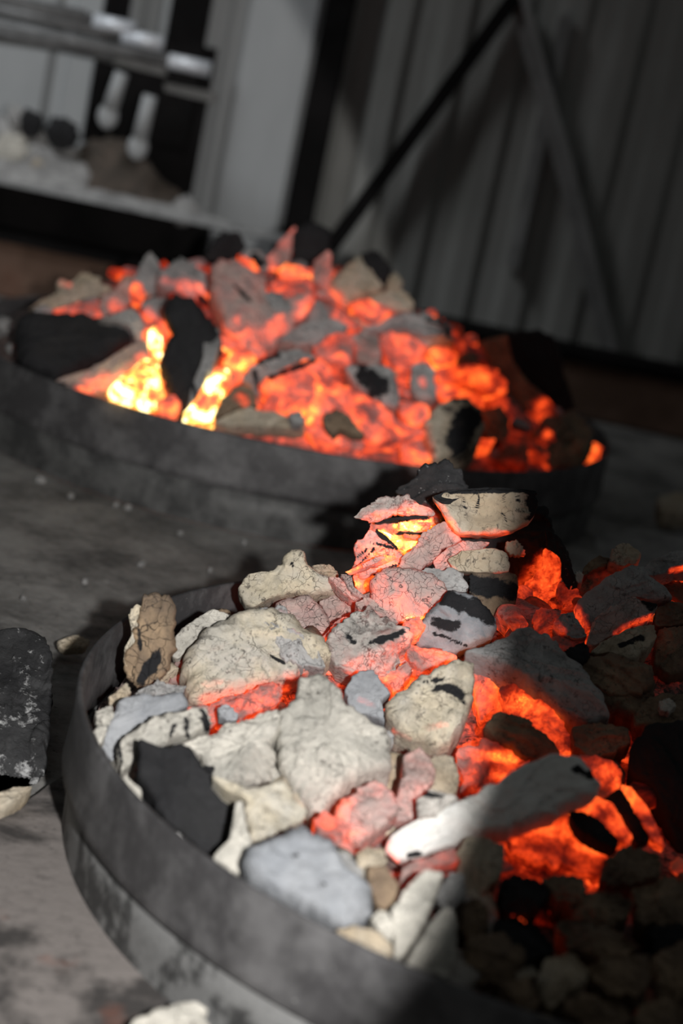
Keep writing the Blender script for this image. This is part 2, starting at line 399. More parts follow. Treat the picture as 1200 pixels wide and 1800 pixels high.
def fbm(p, o=3):
    v, a, f = 0., 1., 1.
    for _ in range(o): v += a * noise.noise(p * f); a *= .5; f *= 2.1
    return v
def capd(px, py, c):
    x1, y1, x2, y2 = c[:4]; dx, dy = x2 - x1, y2 - y1; L = dx * dx + dy * dy
    t_ = 0 if L < 1e-9 else max(0, min(1, ((px - x1) * dx + (py - y1) * dy) / L))
    return math.hypot(px - x1 - t_ * dx, py - y1 - t_ * dy)
PANS = {'near': (NC, NR - .0075, .0045, .075), 'far': (FC, FR_ - .0075, GZ + .0045, .075)}
COUNT = [0]
def chunk(pan_, tile, pts, tone, label, h=(), k=(), bh=0., lift=0., T=None, Y=None, face=None, bev=.5, rough=1.25, under=.0, name='charcoal_piece', cat='charcoal', z=None, zf=None, group=None, det=1.):
    ox, oy, s = tile
    P = [(ox + x / s, oy + y / s) for x, y in pts]
    h = [(ox + c[0] / s, oy + c[1] / s, ox + c[2] / s, oy + c[3] / s, c[4] / s, c[5]) for c in h]
    k = [(ox + c[0] / s, oy + c[1] / s, ox + c[2] / s, oy + c[3] / s, c[4] / s) for c in k]
    cx = sum(p[0] for p in P) / len(P); cy = sum(p[1] for p in P) / len(P)
    if Y is not None: A = atY(cx, cy, Y)
    elif z is not None: A = atZ(cx, cy, z)
    else: A = hit(cx, cy, z_near if pan_ == 'near' else z_far)
    A = A - ray(cx, cy) * lift
    tc = (CAM - A).normalized()
    mixf = .62 if face is None else face
    n_ = (tc * mixf + Vector((0, 0, 1)) * (1 - mixf)).normalized()
    e1 = (RIGHT - n_ * RIGHT.dot(n_)).normalized(); e2 = n_.cross(e1)
    L = []
    for px, py in P:
        r = ray(px, py); q = CAM + r * ((A - CAM).dot(n_) / r.dot(n_)) - A
        L.append((q.dot(e1), q.dot(e2)))
    # resample
    per = sum(math.dist(L[i], L[(i + 1) % len(L)]) for i in range(len(L)))
    ar = abs(sum(L[i][0] * L[(i + 1) % len(L)][1] - L[(i + 1) % len(L)][0] * L[i][1] for i in range(len(L)))) / 2
    size = math.sqrt(ar); N = int(max(56, min(230, per / .0013 * det)))
    if T is None: T = min(.045, size * .75)
    COUNT[0] += 1; sd = COUNT[0] * 7.31
    # corner rounding (one Chaikin pass) then even steps
    Q = []
    for i in range(len(L)):
        a, b = L[i], L[(i + 1) % len(L)]
        Q += [(a[0] * .91 + b[0] * .09, a[1] * .91 + b[1] * .09), (a[0] * .09 + b[0] * .91, a[1] * .09 + b[1] * .91)]
    seg = [math.dist(Q[i], Q[(i + 1) % len(Q)]) for i in range(len(Q))]; per = sum(seg)
    R_ = []; i = 0; acc = 0.
    for j in range(N):
        d_ = per * j / N
        while acc + seg[i] < d_: acc += seg[i]; i += 1
        f_ = (d_ - acc) / seg[i]; a, b = Q[i], Q[(i + 1) % len(Q)]
        x, y = a[0] + (b[0] - a[0]) * f_, a[1] + (b[1] - a[1]) * f_
        R_.append([x, y])
    gx = sum(p[0] for p in R_) / N; gy = sum(p[1] for p in R_) / N
    for p in R_:
        v = Vector((p[0], p[1], sd)); m_ = rough * ((.075 * fbm(v * 90, 2) + .04 * noise.noise(v * 260)) * size + .0009 * noise.noise(v * 900))
        dx, dy = p[0] - gx, p[1] - gy; dl = math.hypot(dx, dy) + 1e-9
        p[0] += dx / dl * m_; p[1] += dy / dl * m_
    ang = random.random() * math.pi if len(L) < 3 else math.atan2(max(L, key=lambda q: math.hypot(q[0] - gx, q[1] - gy))[1] - gy, max(L, key=lambda q: math.hypot(q[0] - gx, q[1] - gy))[0] - gx)
    ca, sa = math.cos(ang), math.sin(ang)
    ni = int(max(9, min(32, size * .5 / .0017 * det)))
    fs_ = [1, .99, .97, .945, .915] + [.88 * (1 - i_ / ni) + .03 * i_ / ni for i_ in range(ni + 1)]
    rnd = random.Random(COUNT[0] * 13 + 1)
    PL = [(1.05 + .35 * rnd.random(), 1.5 * math.cos(a_), 1.5 * math.sin(a_)) for a_ in [rnd.random() * 6.28 for _ in range(5)]] + [(1, .5 * rnd.gauss(0, 1), .5 * rnd.gauss(0, 1)) for _ in range(2)]
    ew = .28 * min(1., .35 + bev * .6)
    bs_ = [(.995, -.12), (.99, -.3), (.975, -.5), (.94, -.75), (.86, -.92), (.6, -1.0), (.3, -1.02)]
    B = min(T, size * .5) * bev * .55
    V, AH, AK = [], [], []
    PC, PR, zb, zr = PANS.get(pan_, (None,) * 4)
    def put(x, y, w, front):
        q = A + e1 * x + e2 * y + n_ * w
        if PC is not None:
            if q.z < zr + .004:
                rr = math.hypot(q.x - PC.x, q.y - PC.y)
                if rr > PR: q.x = PC.x + (q.x - PC.x) * PR / rr; q.y = PC.y + (q.y - PC.y) * PR / rr
            q.z = max(q.z, zb)
        elif zf is not None: q.z = max(q.z, zf)
        V.append(q - A)
        px, py = to_px(q); hv = bh
        wob = 1 + .42 * noise.noise(q * 95) + .30 * noise.noise(q * 260)
        for c in h:
            d_ = capd(px, py, c) / c[4] * wob
            if d_ < 1.6: hv = max(hv, bh + (c[5] - bh) * (1 / (1 + math.exp((d_ - 1) * 5.5))) * 1.0)
        if not front: hv = max(hv, under)
        kv = 0.
        for c in k:
            d_ = capd(px, py, c) / c[4] * (wob + .6 * noise.noise(q * 150 + Vector((5, 5, 5))))
            kv = max(kv, 1 / (1 + math.exp(min(40, (d_ - 1) * 7))))
        AH.append(hv); AK.append(kv)
    for s_ in fs_:
        w0 = B * (math.sqrt(max(0, 1 - ((s_ - 1 + ew) / ew) ** 2)) if s_ > 1 - ew else 1)
        for x, y in R_:
            X, Y_ = gx + (x - gx) * s_, gy + (y - gy) * s_
            g, c_ = X * ca + Y_ * sa, -X * sa + Y_ * ca
            v = Vector((g * .35, c_ * 1.5, sd))
            rg = 1 - abs(noise.noise(v * 55)) * 2
            fac = min(min(c0 + (gx_ * (X - gx) + gy_ * (Y_ - gy)) / size for c0, gx_, gy_ in PL), 1.15) - 1
            dsp = size * rough * (.14 * fac + .05 * fbm(Vector((X, Y_, sd)) * (1.1 / size), 3) + .025 * rg + .02 * min(1, s_ * 3) * noise.noise(Vector((X, Y_, sd)) * 260)) + .0009 * rough * min(1, s_ * 2) * noise.noise(Vector((X, Y_, sd)) * 520)
            stp = size * .05 * rough * math.floor(2.4 * noise.noise(Vector((g * 25, c_ * 45, sd + 4))) + .5)
            put(X, Y_, w0 + (dsp + stp) * min(1, (1 - s_) * 6 + .12), True)
    nf = len(fs_)
    put(gx, gy, B + size * .02, True); ci = len(V) - 1
    for s_, w_ in bs_:
        for x, y in R_:
            j_ = 1 + .04 * noise.noise(Vector((x * 80, y * 80, w_ * 3 + sd)))
            put(gx + (x - gx) * s_ * j_, gy + (y - gy) * s_ * j_, w_ * T, False)
    put(gx, gy, -T * 1.02, False); cb = len(V) - 1
    Fc = []
    def ringi(r): return r * N if r < nf else nf * N + 1 + (r - nf) * N
    for r in range(nf - 1):
        for j in range(N): j2 = (j + 1) % N; Fc.append((r * N + j, r * N + j2, (r + 1) * N + j2, (r + 1) * N + j))
    for j in range(N): Fc.append(((nf - 1) * N + j, (nf - 1) * N + (j + 1) % N, ci))
    prev = 0
    for r in range(len(bs_)):
        b0 = ringi(nf + r)
        for j in range(N): j2 = (j + 1) % N; Fc.append((prev + j2, prev + j, b0 + j, b0 + j2))
        prev = b0
    for j in range(N): Fc.append((prev + (j + 1) % N, prev + j, cb))
    # outward orientation
    o_ccw = sum(R_[i][0] * R_[(i + 1) % N][1] - R_[(i + 1) % N][0] * R_[i][1] for i in range(N)) > 0
    if not o_ccw: Fc = [tuple(reversed(f)) for f in Fc]
    o = mesh_obj(name, V, Fc, K[tone], attrs={'glow': AH, 'char': AK})
    o.location = A
    tag(o, label, cat, group)
    return o

# ---------------------------------------------------------------- charcoal measured from the photograph
A_ = (600, 790, 4.); B_ = (880, 850, 3.75); C_ = (150, 950, 3.4286); D_ = (400, 950, 3.3333); E_ = (300, 1150, 2.6667)
F_ = (650, 1130, 2.1818); H_ = (600, 1400, 2.); U_ = (0, 0, 1.)
def near(*a, **kw): return chunk('near', *a, **kw)
def far(*a, **kw): return chunk('far', *a, **kw)
EM = dict(name='glowing_ember', cat='ember')
# --- the stack at the back of the near pan
ST = 1.10
near(A_, [(380,300),(480,215),(560,135),(640,90),(720,60),(790,95),(850,160),(885,290),(860,420),(760,560),(640,520),(600,480),(560,440),(480,380)], 'dusty', 'peaked black charcoal lump standing at the very back of the near stack', Y=ST+.045, face=.85, T=.03, bev=.8, h=[(600,450,640,490,60,.5)])
near(A_, [(880,300),(1300,330),(1420,420),(1480,640),(1400,900),(1250,1080),(1000,1060),(830,700),(840,480)], 'black', 'large black charcoal body carrying the right side of the stack', Y=ST+.045, face=.9, T=.035, h=[(1260,1060,1400,820,90,.55),(1180,1180,1300,1040,80,.6)], bev=.6)
near(A_, [(75,480),(135,420),(180,385),(215,355),(330,345),(400,318),(480,298),(500,350),(560,385),(640,430),(630,470),(560,462),(400,466),(330,480),(250,515),(200,520),(150,500)], 'speck', 'jagged ash-edged shard jutting left from the top of the stack', Y=ST-.005, face=.95, T=.02, bev=.35, bh=.2, h=[(180,500,480,445,48,.72),(480,440,600,420,60,.6)], rough=1.6)
near(A_, [(190,530),(250,505),(400,480),(560,470),(650,480),(700,540),(640,600),(560,700),(480,790),(400,760),(300,690),(230,620),(190,600)], 'ember', 'split glowing core with yellow-hot layers in the middle of the stack', Y=ST+.02, face=.95, T=.03, bev=.3, bh=.5, rough=1.8, h=[(400,535,640,525,42,1.1),(280,590,470,700,46,1.18),(400,620,540,650,34,1.05)], k=[(250,500,600,468,22),(250,570,380,690,14),(400,590,640,595,10)], **EM)  # dark gap below the shard is put in through the char mask
near(A_, [(395,515),(520,505),(650,515),(600,560),(520,572),(400,556)], 'ember', 'bright yellow-orange sliver lying across the split core of the stack', Y=ST+.008, face=.95, T=.006, bh=.98, bev=.5, **EM)
near(A_, [(250,560),(330,590),(480,672),(545,640),(500,690),(455,722),(380,680),(300,625)], 'ember', 'lower yellow sliver pointing down right in the split core', Y=ST+.008, face=.95, T=.006, bh=1.08, bev=.5, **EM)
near(A_, [(70,820),(75,740),(95,680),(130,640),(200,590),(245,600),(300,640),(390,690),(430,760),(420,850),(300,900),(150,900),(70,880)], 'speck', 'round-edged ember with fanned orange splits at the left of the stack', Y=ST-.004, face=.95, T=.025, bev=.6, bh=.62, h=[(340,750,360,790,60,.92),(180,700,260,840,60,.76)], k=[(110,760,180,700,7),(130,800,230,700,6),(200,650,390,700,8),(150,830,330,740,5),(230,880,420,800,6)], rough=1.7, **EM)
near(A_, [(28,862),(90,830),(140,800),(240,755),(300,742),(385,755),(380,772),(300,808),(180,850),(60,886)], 'ember', 'thin pointed orange splinter lying left at the foot of the stack', Y=ST-.022, face=.95, T=.006, bh=.84, bev=.8, h=[(30,865,140,830,26,1.0)], **EM)
near(A_, [(80,880),(240,850),(260,920),(215,1080),(170,1120),(105,1020)], 'ember', 'orange glowing ember face beneath the pointed splinter', Y=ST-.006, face=.9, T=.02, bh=.74, **EM)
near(A_, [(400,830),(430,750),(500,690),(570,600),(650,530),(725,505),(765,560),(835,640),(800,680),(700,700),(640,790),(560,860),(450,850)], 'pink', 'rosy ash-veined charcoal leaning diagonally below the top block', Y=ST-.012, face=.9, T=.025, bev=.6, bh=.24, h=[(400,820,600,590,24,.5),(760,560,860,640,36,.5)])
block_ = near(U_, [(760,874),(775,868),(805,862),(850,860),(905,861),(940,863),(945,880),(941,905),(930,918),(905,931),(870,939),(835,943),(805,939),(790,922),(777,903),(768,888)], 'tan', 'half-round charcoal block with pale cracked side and black top, crowning the stack', Y=ST-.02, face=.9, T=.05, bev=.35, rough=.45, h=[(772,888,800,934,9,.62),(800,940,890,936,6,.55)], k=[(930,868,941,900,9),(790,864,935,862,4),(842,872,838,892,1.2),(886,870,882,905,1.2),(886,905,892,925,1.2),(815,875,818,905,.9),(910,870,908,890,.9)])
lid_ = near(U_, [(762,872),(782,863),(835,858),(900,858),(942,862),(944,867),(900,871),(850,873),(800,876),(775,881)], 'black', 'flat black charred lid on top of the crowning half-round block', Y=ST-.014, face=.35, T=.004, bev=.3, rough=.5)
near(A_, [(640,790),(700,720),(770,680),(850,640),(980,640),(1060,650),(1000,700),(850,740),(740,850),(660,860)], 'pink', 'small rosy shard wedged under the crowning block', Y=ST-.018, face=.9, T=.015, bh=.42)
near(A_, [(745,770),(830,712),(950,703),(1080,688),(1165,735),(1185,800),(1175,860),(1080,880),(930,865),(790,860)], 'tan', 'pale squared charcoal block, second down at the right of the stack', Y=ST-.028, face=.9, T=.035, bev=.5, rough=.7, h=[(730,800,780,840,24,.45),(1080,875,1180,870,20,.4)])
near(B_, [(30,385),(105,368),(160,440),(165,470),(120,485),(60,470),(30,430)], 'tan', 'small rounded nub between the pale block and the black body', Y=ST-.02, face=.9, T=.02, h=[(150,470,160,450,20,.4)])
near(A_, [(540,860),(600,835),(700,842),(850,870),(905,960),(880,1025),(820,1010),(760,1010),(690,965),(600,905)], 'grey', 'fluffy pale-grey ash cap above the burnt-through log', Y=ST-.036, face=.8, T=.02, rough=1.7)
near(U_, [(820,1010),(850,1006),(880,1003),(900,1008),(912,1024),(914,1044),(903,1070),(903,1088),(880,1100),(858,1075),(830,1050)], 'brown', 'dark brown charcoal block to the right of the fluffy ash cap', Y=ST-.03, face=.75, T=.03, bh=.12, k=[(840,1030,900,1040,18)])
near(A_, [(188,970),(200,910),(235,855),(290,835),(450,838),(560,858),(650,880),(725,960),(745,1010),(665,1090),(610,1170),(560,1200),(500,1250),(380,1200),(280,1160),(215,1080)], 'pink', 'large glowing pink crackled block below the stack', Y=ST-.045, face=.85, T=.035, bev=.7, bh=.34, rough=.8, h=[(310,1010,560,1120,110,.53),(480,1200,570,1200,50,.72)], k=[])
near(A_, [(640,1110),(740,1005),(850,1005),(960,1060),(1045,1140),(1090,1230),(1060,1330),(900,1410),(800,1435),(640,1410),(515,1385),(500,1300),(560,1220)], 'blue', 'grey log segment with black burnt patches, right of the pink block', Y=ST-.065, face=.8, T=.035, bev=.8, rough=.8, k=[(740,1040,980,1150,52),(650,1210,800,1235,34),(960,1080,1040,1180,45),(640,1290,880,1380,9)], h=[(500,1320,560,1240,22,.42)])
def as_part(child, parent, name):
    child.name = name; child.data.name = name; child.location = child.location - parent.location; child.parent = parent
    if 'category' in child: del child['category']
as_part(lid_, block_, 'charred_top'); lid_['label'] = 'flat black charred top face'
near(A_, [(140,812),(240,758),(300,742),(310,760),(250,800),(150,835)], 'pink', 'small ash-skinned sliver lying on the fanned splits of the stack', Y=ST-.028, face=.95, T=.004, bh=.62, bev=.8)
near(A_, [(235,560),(300,600),(400,690),(400,705),(330,665),(250,605)], 'black', 'thin black strip for the dark gap at the left of the split core', Y=ST-.004, face=.95, T=.005, bev=.8)  # dark gap in the core, put in as a black piece
near(A_, [(245,512),(330,482),(480,466),(610,462),(600,482),(480,492),(340,505),(262,524)], 'black', 'thin black strip for the dark gap under the jagged shard of the stack', Y=ST-.004, face=.95, T=.006, bev=.6, rough=2.)  # shade between shard and core, put in as a black piece
near(A_, [(430,590),(560,608),(545,640),(440,622)], 'ember', 'short orange sliver stub in the middle of the split core', Y=ST+.004, face=.95, T=.005, bh=.8, bev=.8, **EM)
# --- hot tower and pieces right of the stack
near(B_, [(275,450),(300,432),(340,440),(400,500),(392,600),(400,700),(400,790),(300,830),(190,870),(60,925),(60,860),(100,760),(150,680),(215,590),(290,560)], 'ember', 'tall orange-red glowing ember in the hollow right of the stack', Y=ST+.012, face=.95, T=.02, bh=.60, bev=.4, h=[(320,560,290,760,60,.68)], **EM)
near(B_, [(295,300),(345,325),(400,380),(440,450),(475,570),(505,690),(440,690),(395,620),(400,500),(350,440),(300,430)], 'dusty', 'black curved charcoal sliver arching over the tall red ember', Y=ST+.006, face=.95, T=.025, bev=.7)
near(B_, [(380,640),(470,650),(540,760),(500,830),(400,830),(370,740)], 'ember', 'dull red ember at the right foot of the tall one', Y=ST, face=.8, T=.02, bh=.36, **EM)
near(B_, [(205,870),(260,826),(340,838),(400,835),(400,900),(330,980),(260,1060),(220,980)], 'ember', 'dark red rounded ember in front of the tall red one', T=.02, bh=.36, lift=.01, **EM)
near(B_, [(340,910),(400,855),(470,850),(520,930),(560,1000),(480,1020),(390,980)], 'grey', 'small grey ember stub with orange left tip, beside the large grey log', T=.02, lift=.02, h=[(350,910,400,970,36,.58)])
near(B_, [(20,1000),(90,900),(180,890),(240,960),(230,1050),(100,1040)], 'ember', 'low dark red charcoal before the tall ember', T=.02, bh=.22, lift=.0)
near(B_, [(240,1060),(340,1000),(420,1020),(560,1040),(480,1100),(380,1130),(280,1110)], 'ember', 'flat rosy-brown charcoal in front of the large grey log', T=.02, bh=.25, lift=.005)
near(B_, [(500,700),(560,620),(620,545),(700,520),(790,550),(720,640),(600,720),(520,770)], 'brown', 'reddish brown ridged charcoal behind the large grey log', T=.025, bh=.2, lift=.0)
near(B_, [(540,560),(600,500),(650,470),(710,495),(700,540),(600,580),(545,610)], 'brown', 'small brown crumb at the back edge behind the ridged charcoal', T=.018, bh=.12, lift=.0)
near(B_, [(710,520),(745,440),(780,400),(850,395),(905,440),(915,490),(880,535),(790,550)], 'tan', 'round tan stub with a cracked face at the back right rim', T=.025, lift=.0, bev=.8)
near(B_, [(488,590),(520,573),(548,610),(530,660),(495,650)], 'white', 'tiny white ash nub beside the arching black sliver', T=.01, lift=.02)
near(B_, [(475,830),(500,780),(560,730),(640,665),(740,600),(860,535),(930,550),(985,620),(1100,690),(1120,760),(1000,790),(900,770),(780,840),(660,900),(600,985),(540,985),(490,920)], 'grey', 'large smooth grey charcoal log, right of the tall ember', T=.03, lift=.02, bev=.9, rough=.6, face=.75, h=[(490,830,570,980,40,.56)])
near(B_, [(555,1055),(590,970),(630,890),(720,830),(800,790),(880,742),(940,770),(1030,800),(1000,850),(960,890),(850,935),(720,1010),(610,1090)], 'pink', 'ash-coated charcoal with a glowing underside resting on the large grey log', T=.022, lift=.035, bev=.8, h=[(760,985,985,875,26,.56)], k=[(930,745,990,800,36)])
near(B_, [(580,1110),(640,1060),(740,1010),(860,955),(1010,930),(1030,1000),(960,1090),(880,1160),(780,1150),(720,1115),(620,1135)], 'tan', 'tan flat charcoal under the ash-coated one, right side of pan', T=.025, lift=.03, k=[(790,1070,920,1010,18)])
near(B_, [(930,560),(1000,500),(1100,465),(1260,430),(1330,520),(1250,560),(1150,560),(1060,600),(960,610)], 'grey', 'grey ash-covered branch at the right edge of the photo', T=.02, lift=.02, h=[(1120,575,1290,545,22,.5)])
near(B_, [(1060,600),(1150,545),(1300,520),(1340,600),(1240,640),(1130,620)], 'ember', 'orange-red ember under the grey branch at the right edge', T=.02, lift=.0, bh=.55, **EM)
near(B_, [(1040,640),(1160,625),(1300,650),(1300,800),(1150,790),(1060,720)], 'brown', 'dark brown lump below the right edge ember', T=.03, lift=.005, bh=.1)
near(B_, [(1020,810),(1130,790),(1280,790),(1280,930),(1120,945),(1010,940)], 'brown', 'brown charcoal piece second below the right edge ember', T=.03, lift=.01)
near(B_, [(450,1225),(560,1150),(720,1120),(860,1160),(1010,1220),(1000,1330),(900,1390),(780,1420),(620,1350),(500,1290)], 'brown', 'broad brown charcoal slab right of the half-lit grey slab', T=.03, lift=.025)
near(B_, [(375,1120),(470,1070),(560,1045),(600,1120),(530,1190),(430,1200)], 'black', 'small black charcoal between the half-lit grey slab and the brown slab', T=.02, lift=.035)
near(B_, [(1000,1200),(1050,950),(1280,930),(1280,1200),(1130,1260)], 'brown', 'dim brown charcoal by the right edge of the photo, mid height', T=.03, lift=.005)
# --- middle of the near pan
near(F_, [(355,40),(450,15),(560,-40),(680,-20),(760,60),(830,130),(890,210),(920,290),(830,310),(740,270),(650,215),(560,150),(480,90)], 'grey', 'long grey ash slab running diagonally, half lit and half in shade', T=.022, lift=.03, rough=.7, bev=.7, face=.5)
near(F_, [(390,70),(450,55),(520,75),(550,120),(520,190),(500,290),(420,300),(395,190)], 'ember', 'orange-hot ember under the left end of the long grey slab', T=.02, lift=.006, bh=.6, h=[(420,90,480,130,40,.84)], **EM)
near(F_, [(500,180),(560,150),(620,190),(700,260),(775,370),(775,430),(730,432),(650,380),(570,310),(510,250)], 'ember', 'long orange ember beside the diagonal grey slab', T=.022, lift=.008, bh=.56, h=[(560,200,620,240,40,.7),(690,330,760,410,30,.6)], **EM)
near(F_, [(445,320),(480,275),(540,280),(600,300),(680,360),(730,425),(640,455),(540,420),(470,380)], 'brown', 'rounded grey-brown charcoal above the long white log', T=.025, lift=.022, bev=1.)
near(F_, [(350,420),(430,370),(560,400),(620,450),(540,500),(440,560),(350,580)], 'ember', 'crumbly red ember cluster above the long white log', T=.02, lift=.0, bh=.42, rough=2., h=[(400,430,560,440,22,.66),(470,510,500,520,20,.64)], **EM)
near(F_, [(760,110),(860,130),(980,110),(1090,150),(1090,240),(980,290),(900,260),(810,180)], 'brown', 'brown charcoal right of the diagonal grey slab end', T=.03, lift=.012)
near(F_, [(990,260),(1060,215),(1220,190),(1240,330),(1100,340),(1020,330)], 'brown', 'dim brown lump beside a white ash crumb at the right edge', T=.03, lift=.01)
near(F_, [(1108,225),(1150,208),(1175,240),(1150,268),(1115,258)], 'white', 'single bright white ash crumb at the right edge of the near pan', T=.008, lift=.03)
near(F_, [(775,330),(880,300),(985,330),(1000,380),(930,430),(840,445),(790,400)], 'brown', 'brown charcoal just above the red-hot elbow', T=.03, lift=.018)
near(F_, [(60,800),(75,745),(130,705),(250,650),(370,600),(500,540),(600,470),(700,430),(790,440),(850,490),(885,545),(860,590),(750,650),(610,705),(460,745),(345,785),(240,815),(150,845),(100,840)], 'chalk', 'long pale branch-like charcoal log crossing the front middle, brown at its right end', T=.022, lift=.04, bev=.9, rough=.6, face=.75, h=[(62,770,105,835,16,.5)], k=[(150,815,190,810,12),(790,480,840,510,15)])
near(F_, [(800,430),(880,440),(950,465),(975,500),(960,555),(900,600),(840,590),(820,520)], 'ember', 'red-hot elbow at the right end of the long pale log', T=.03, lift=.02, bh=.42, h=[(915,500,950,530,38,.62)], **EM)
near(F_, [(790,610),(860,590),(930,620),(975,700),(1012,750),(985,778),(930,745),(860,690),(800,650)], 'ember', 'bright orange blade-shaped ember right of the pale log', T=.015, lift=.03, bh=.66, bev=.8, rough=.5, **EM)
near(F_, [(960,545),(1000,555),(1060,630),(1100,710),(1135,790),(1080,760),(1030,690),(990,630)], 'ember', 'thin orange outermost ember strip at the right of the near pan', T=.012, lift=.022, bh=.62, rough=.6, **EM)
near(F_, [(905,590),(960,560),(1010,640),(1075,750),(1020,770),(990,700),(940,640)], 'black', 'narrow dark charcoal between the two orange blades', T=.015, lift=.024)
near(F_, [(765,650),(800,640),(880,680),(960,760),(940,785),(880,765),(800,725)], 'black', 'dark oval charcoal left of the orange blade ember', T=.015, lift=.038)
near(F_, [(1000,380),(1060,320),(1240,300),(1330,450),(1330,900),(1180,820),(1130,700),(1060,570),(985,480)], 'black', 'big black unburnt charcoal at the right edge of the near pan', T=.04, lift=.01, rough=.6)
near(F_, [(500,720),(620,640),(740,620),(780,720),(850,760),(930,800),(880,880),(760,860),(640,850),(540,800)], 'ember', 'orange-red ember mass below the long pale log', T=.02, lift=.0, bh=.44, rough=2., h=[(640,700,760,720,34,.6),(760,760,920,800,28,.64),(560,740,600,800,26,.5)], **EM)
near(D_, [(570,600),(600,555),(650,510),(700,470),(760,420),(830,395),(880,420),(960,500),(1085,545),(1080,620),(1020,700),(960,770),(870,800),(740,770),(640,710),(585,660)], 'speck', 'speckled salmon and grey charcoal with sparkling ash, centre of the pile', T=.03, lift=.02, bh=.22, rough=1.5, h=[(760,740,1020,640,60,.5),(900,780,1060,560,36,.55)], k=[(840,600,1020,540,16),(700,560,740,600,16)])
near(D_, [(740,360),(830,330),(900,400),(1000,480),(900,500),(800,440)], 'pink', 'pale rosy shard above the speckled charcoal', T=.02, lift=.01, bh=.38)
near(D_, [(1020,480),(1130,440),(1160,500),(1110,560),(1060,560)], 'ember', 'orange gap ember between the pink block and the speckled charcoal', T=.015, lift=.015, bh=.7, **EM)
near(D_, [(870,800),(960,770),(1060,700),(1090,760),(1040,830),(1030,900),(980,910),(950,860)], 'ember', 'bright orange ember below the speckled charcoal', T=.02, lift=.008, bh=.66, **EM)
near(D_, [(1040,600),(1150,640),(1260,650),(1350,680),(1220,750),(1120,760),(1060,700)], 'ember', 'orange-red ember beneath the burnt grey log segment', T=.02, lift=.01, bh=.56, **EM)
near(C_, [(565,770),(590,690),(650,650),(700,580),(760,540),(850,490),(980,440),(1150,420),(1220,480),(1330,560),(1460,640),(1480,720),(1380,780),(1200,850),(1060,910),(900,950),(760,985),(650,1000),(600,960),(590,870)], 'cream', 'large cream crackled log with a glowing red underside, left of centre', T=.04, lift=.02, bev=1., rough=.75, h=[(720,960,1200,880,52,.56),(1000,900,1400,770,40,.44),(720,875,820,850,22,.45)], k=[(1120,700,1200,740,10)])
near(C_, [(720,1010),(850,930),(1000,900),(1170,850),(1210,900),(1100,1010),(950,1090),(900,1110),(880,1020),(780,1040)], 'ember', 'red crumbling ember under the cream crackled log', T=.02, lift=.015, bh=.52, rough=2.2, h=[(900,1010,1120,920,34,.62)], **EM)
near(C_, [(790,1010),(850,985),(920,1050),(915,1085),(850,1090),(795,1060)], 'blue', 'tiny lilac-grey chip in front of the red crumbling ember', T=.01, lift=.035)
near(D_, [(280,380),(340,345),(470,325),(570,420),(605,520),(530,615),(440,590),(350,500)], 'pink', 'smooth pink cracked charcoal behind the cream crackled log', T=.025, Y=1.045, bh=.24, rough=.6, bev=.9, h=[(320,430,420,520,24,.42)])
near(D_, [(530,360),(620,320),(700,300),(790,345),(800,375),(720,430),(640,480),(600,520),(580,430)], 'pink', 'smaller rosy charcoal beside the smooth pink one', T=.022, Y=1.07, bh=.26, rough=.7)
near(D_, [(100,450),(200,400),(300,380),(400,520),(490,600),(560,680),(560,740),(430,760),(330,700),(230,560)], 'grey', 'grey gritty ash lump sitting on the cream crackled log', T=.02, lift=.035, rough=1.8, bh=.08, h=[(300,440,420,520,30,.36)])
near(D_, [(520,600),(640,470),(700,440),(720,500),(600,620),(560,660)], 'ember', 'orange gap ember behind the speckled charcoal', T=.015, lift=.008, bh=.58, **EM)
near(D_, [(58,270),(75,235),(120,205),(200,190),(255,172),(300,140),(325,95),(370,68),(410,66),(450,90),(490,150),(560,200),(640,245),(685,290),(650,325),(540,325),(480,340),(400,318),(300,330),(230,360),(140,405),(95,385),(75,330)], 'cream', 'knotty cream log with a frayed cut end, at the back left rim', T=.03, Y=1.075, bev=1., rough=1., k=[(375,135,382,142,10)], face=.75)
near(D_, [(490,150),(560,135),(610,150),(655,200),(620,230),(540,200)], 'tan', 'small fuzzy tan chip behind the knotty cream log', T=.015, Y=1.10)
near(D_, [(590,215),(650,215),(700,270),(790,340),(740,350),(680,310),(620,250)], 'pink', 'thin pink strip right of the knotty cream log', T=.012, lift=.02, bh=.36)
near(D_, [(660,200),(720,200),(740,290),(820,330),(800,360),(720,300)], 'pink', 'second thin rosy strip near the foot of the stack', T=.012, lift=.022, bh=.32)
# --- left rim of the near pan
stub_ = near(C_, [(340,345),(360,325),(400,318),(470,316),(520,345),(545,400),(550,470),(545,560),(530,680),(510,790),(440,860),(350,900),(290,905),(245,830),(235,770),(255,650),(290,600),(300,500),(320,440)], 'bark', 'scorched brown upright wood stub leaning on the left rim', T=.035, Y=.965, bev=.9, rough=1., face=.95, k=[(430,700,330,850,38),(320,540,330,660,14)])
bark_ = near(C_, [(255,450),(300,395),(335,400),(325,480),(310,590),(270,680),(250,760),(235,720),(240,640),(280,570),(290,490)], 'cream', 'thin frayed cream bark strip on the left of the upright stub', T=.015, Y=.96, rough=2.2, face=.95)
near(C_, [(140,945),(200,900),(255,850),(280,910),(240,950),(165,1000),(145,985)], 'tan', 'amber-brown chip at the foot of the upright stub', T=.012, lift=.03)
near(C_, [(535,590),(570,540),(630,500),(700,450),(760,412),(830,430),(885,460),(850,500),(740,560),(640,640),(560,720),(520,700)], 'white', 'white curved ash shell between the stub and the crackled log', T=.02, Y=1.0, face=.7, rough=.6)
near(C_, [(540,720),(640,630),(760,540),(800,500),(700,600),(620,700),(590,800),(560,880),(500,870),(520,790)], 'ember', 'dark red-brown charcoal in the gap beside the white ash shell', T=.015, lift=.01, bh=.25, k=[(600,700,760,540,20)])
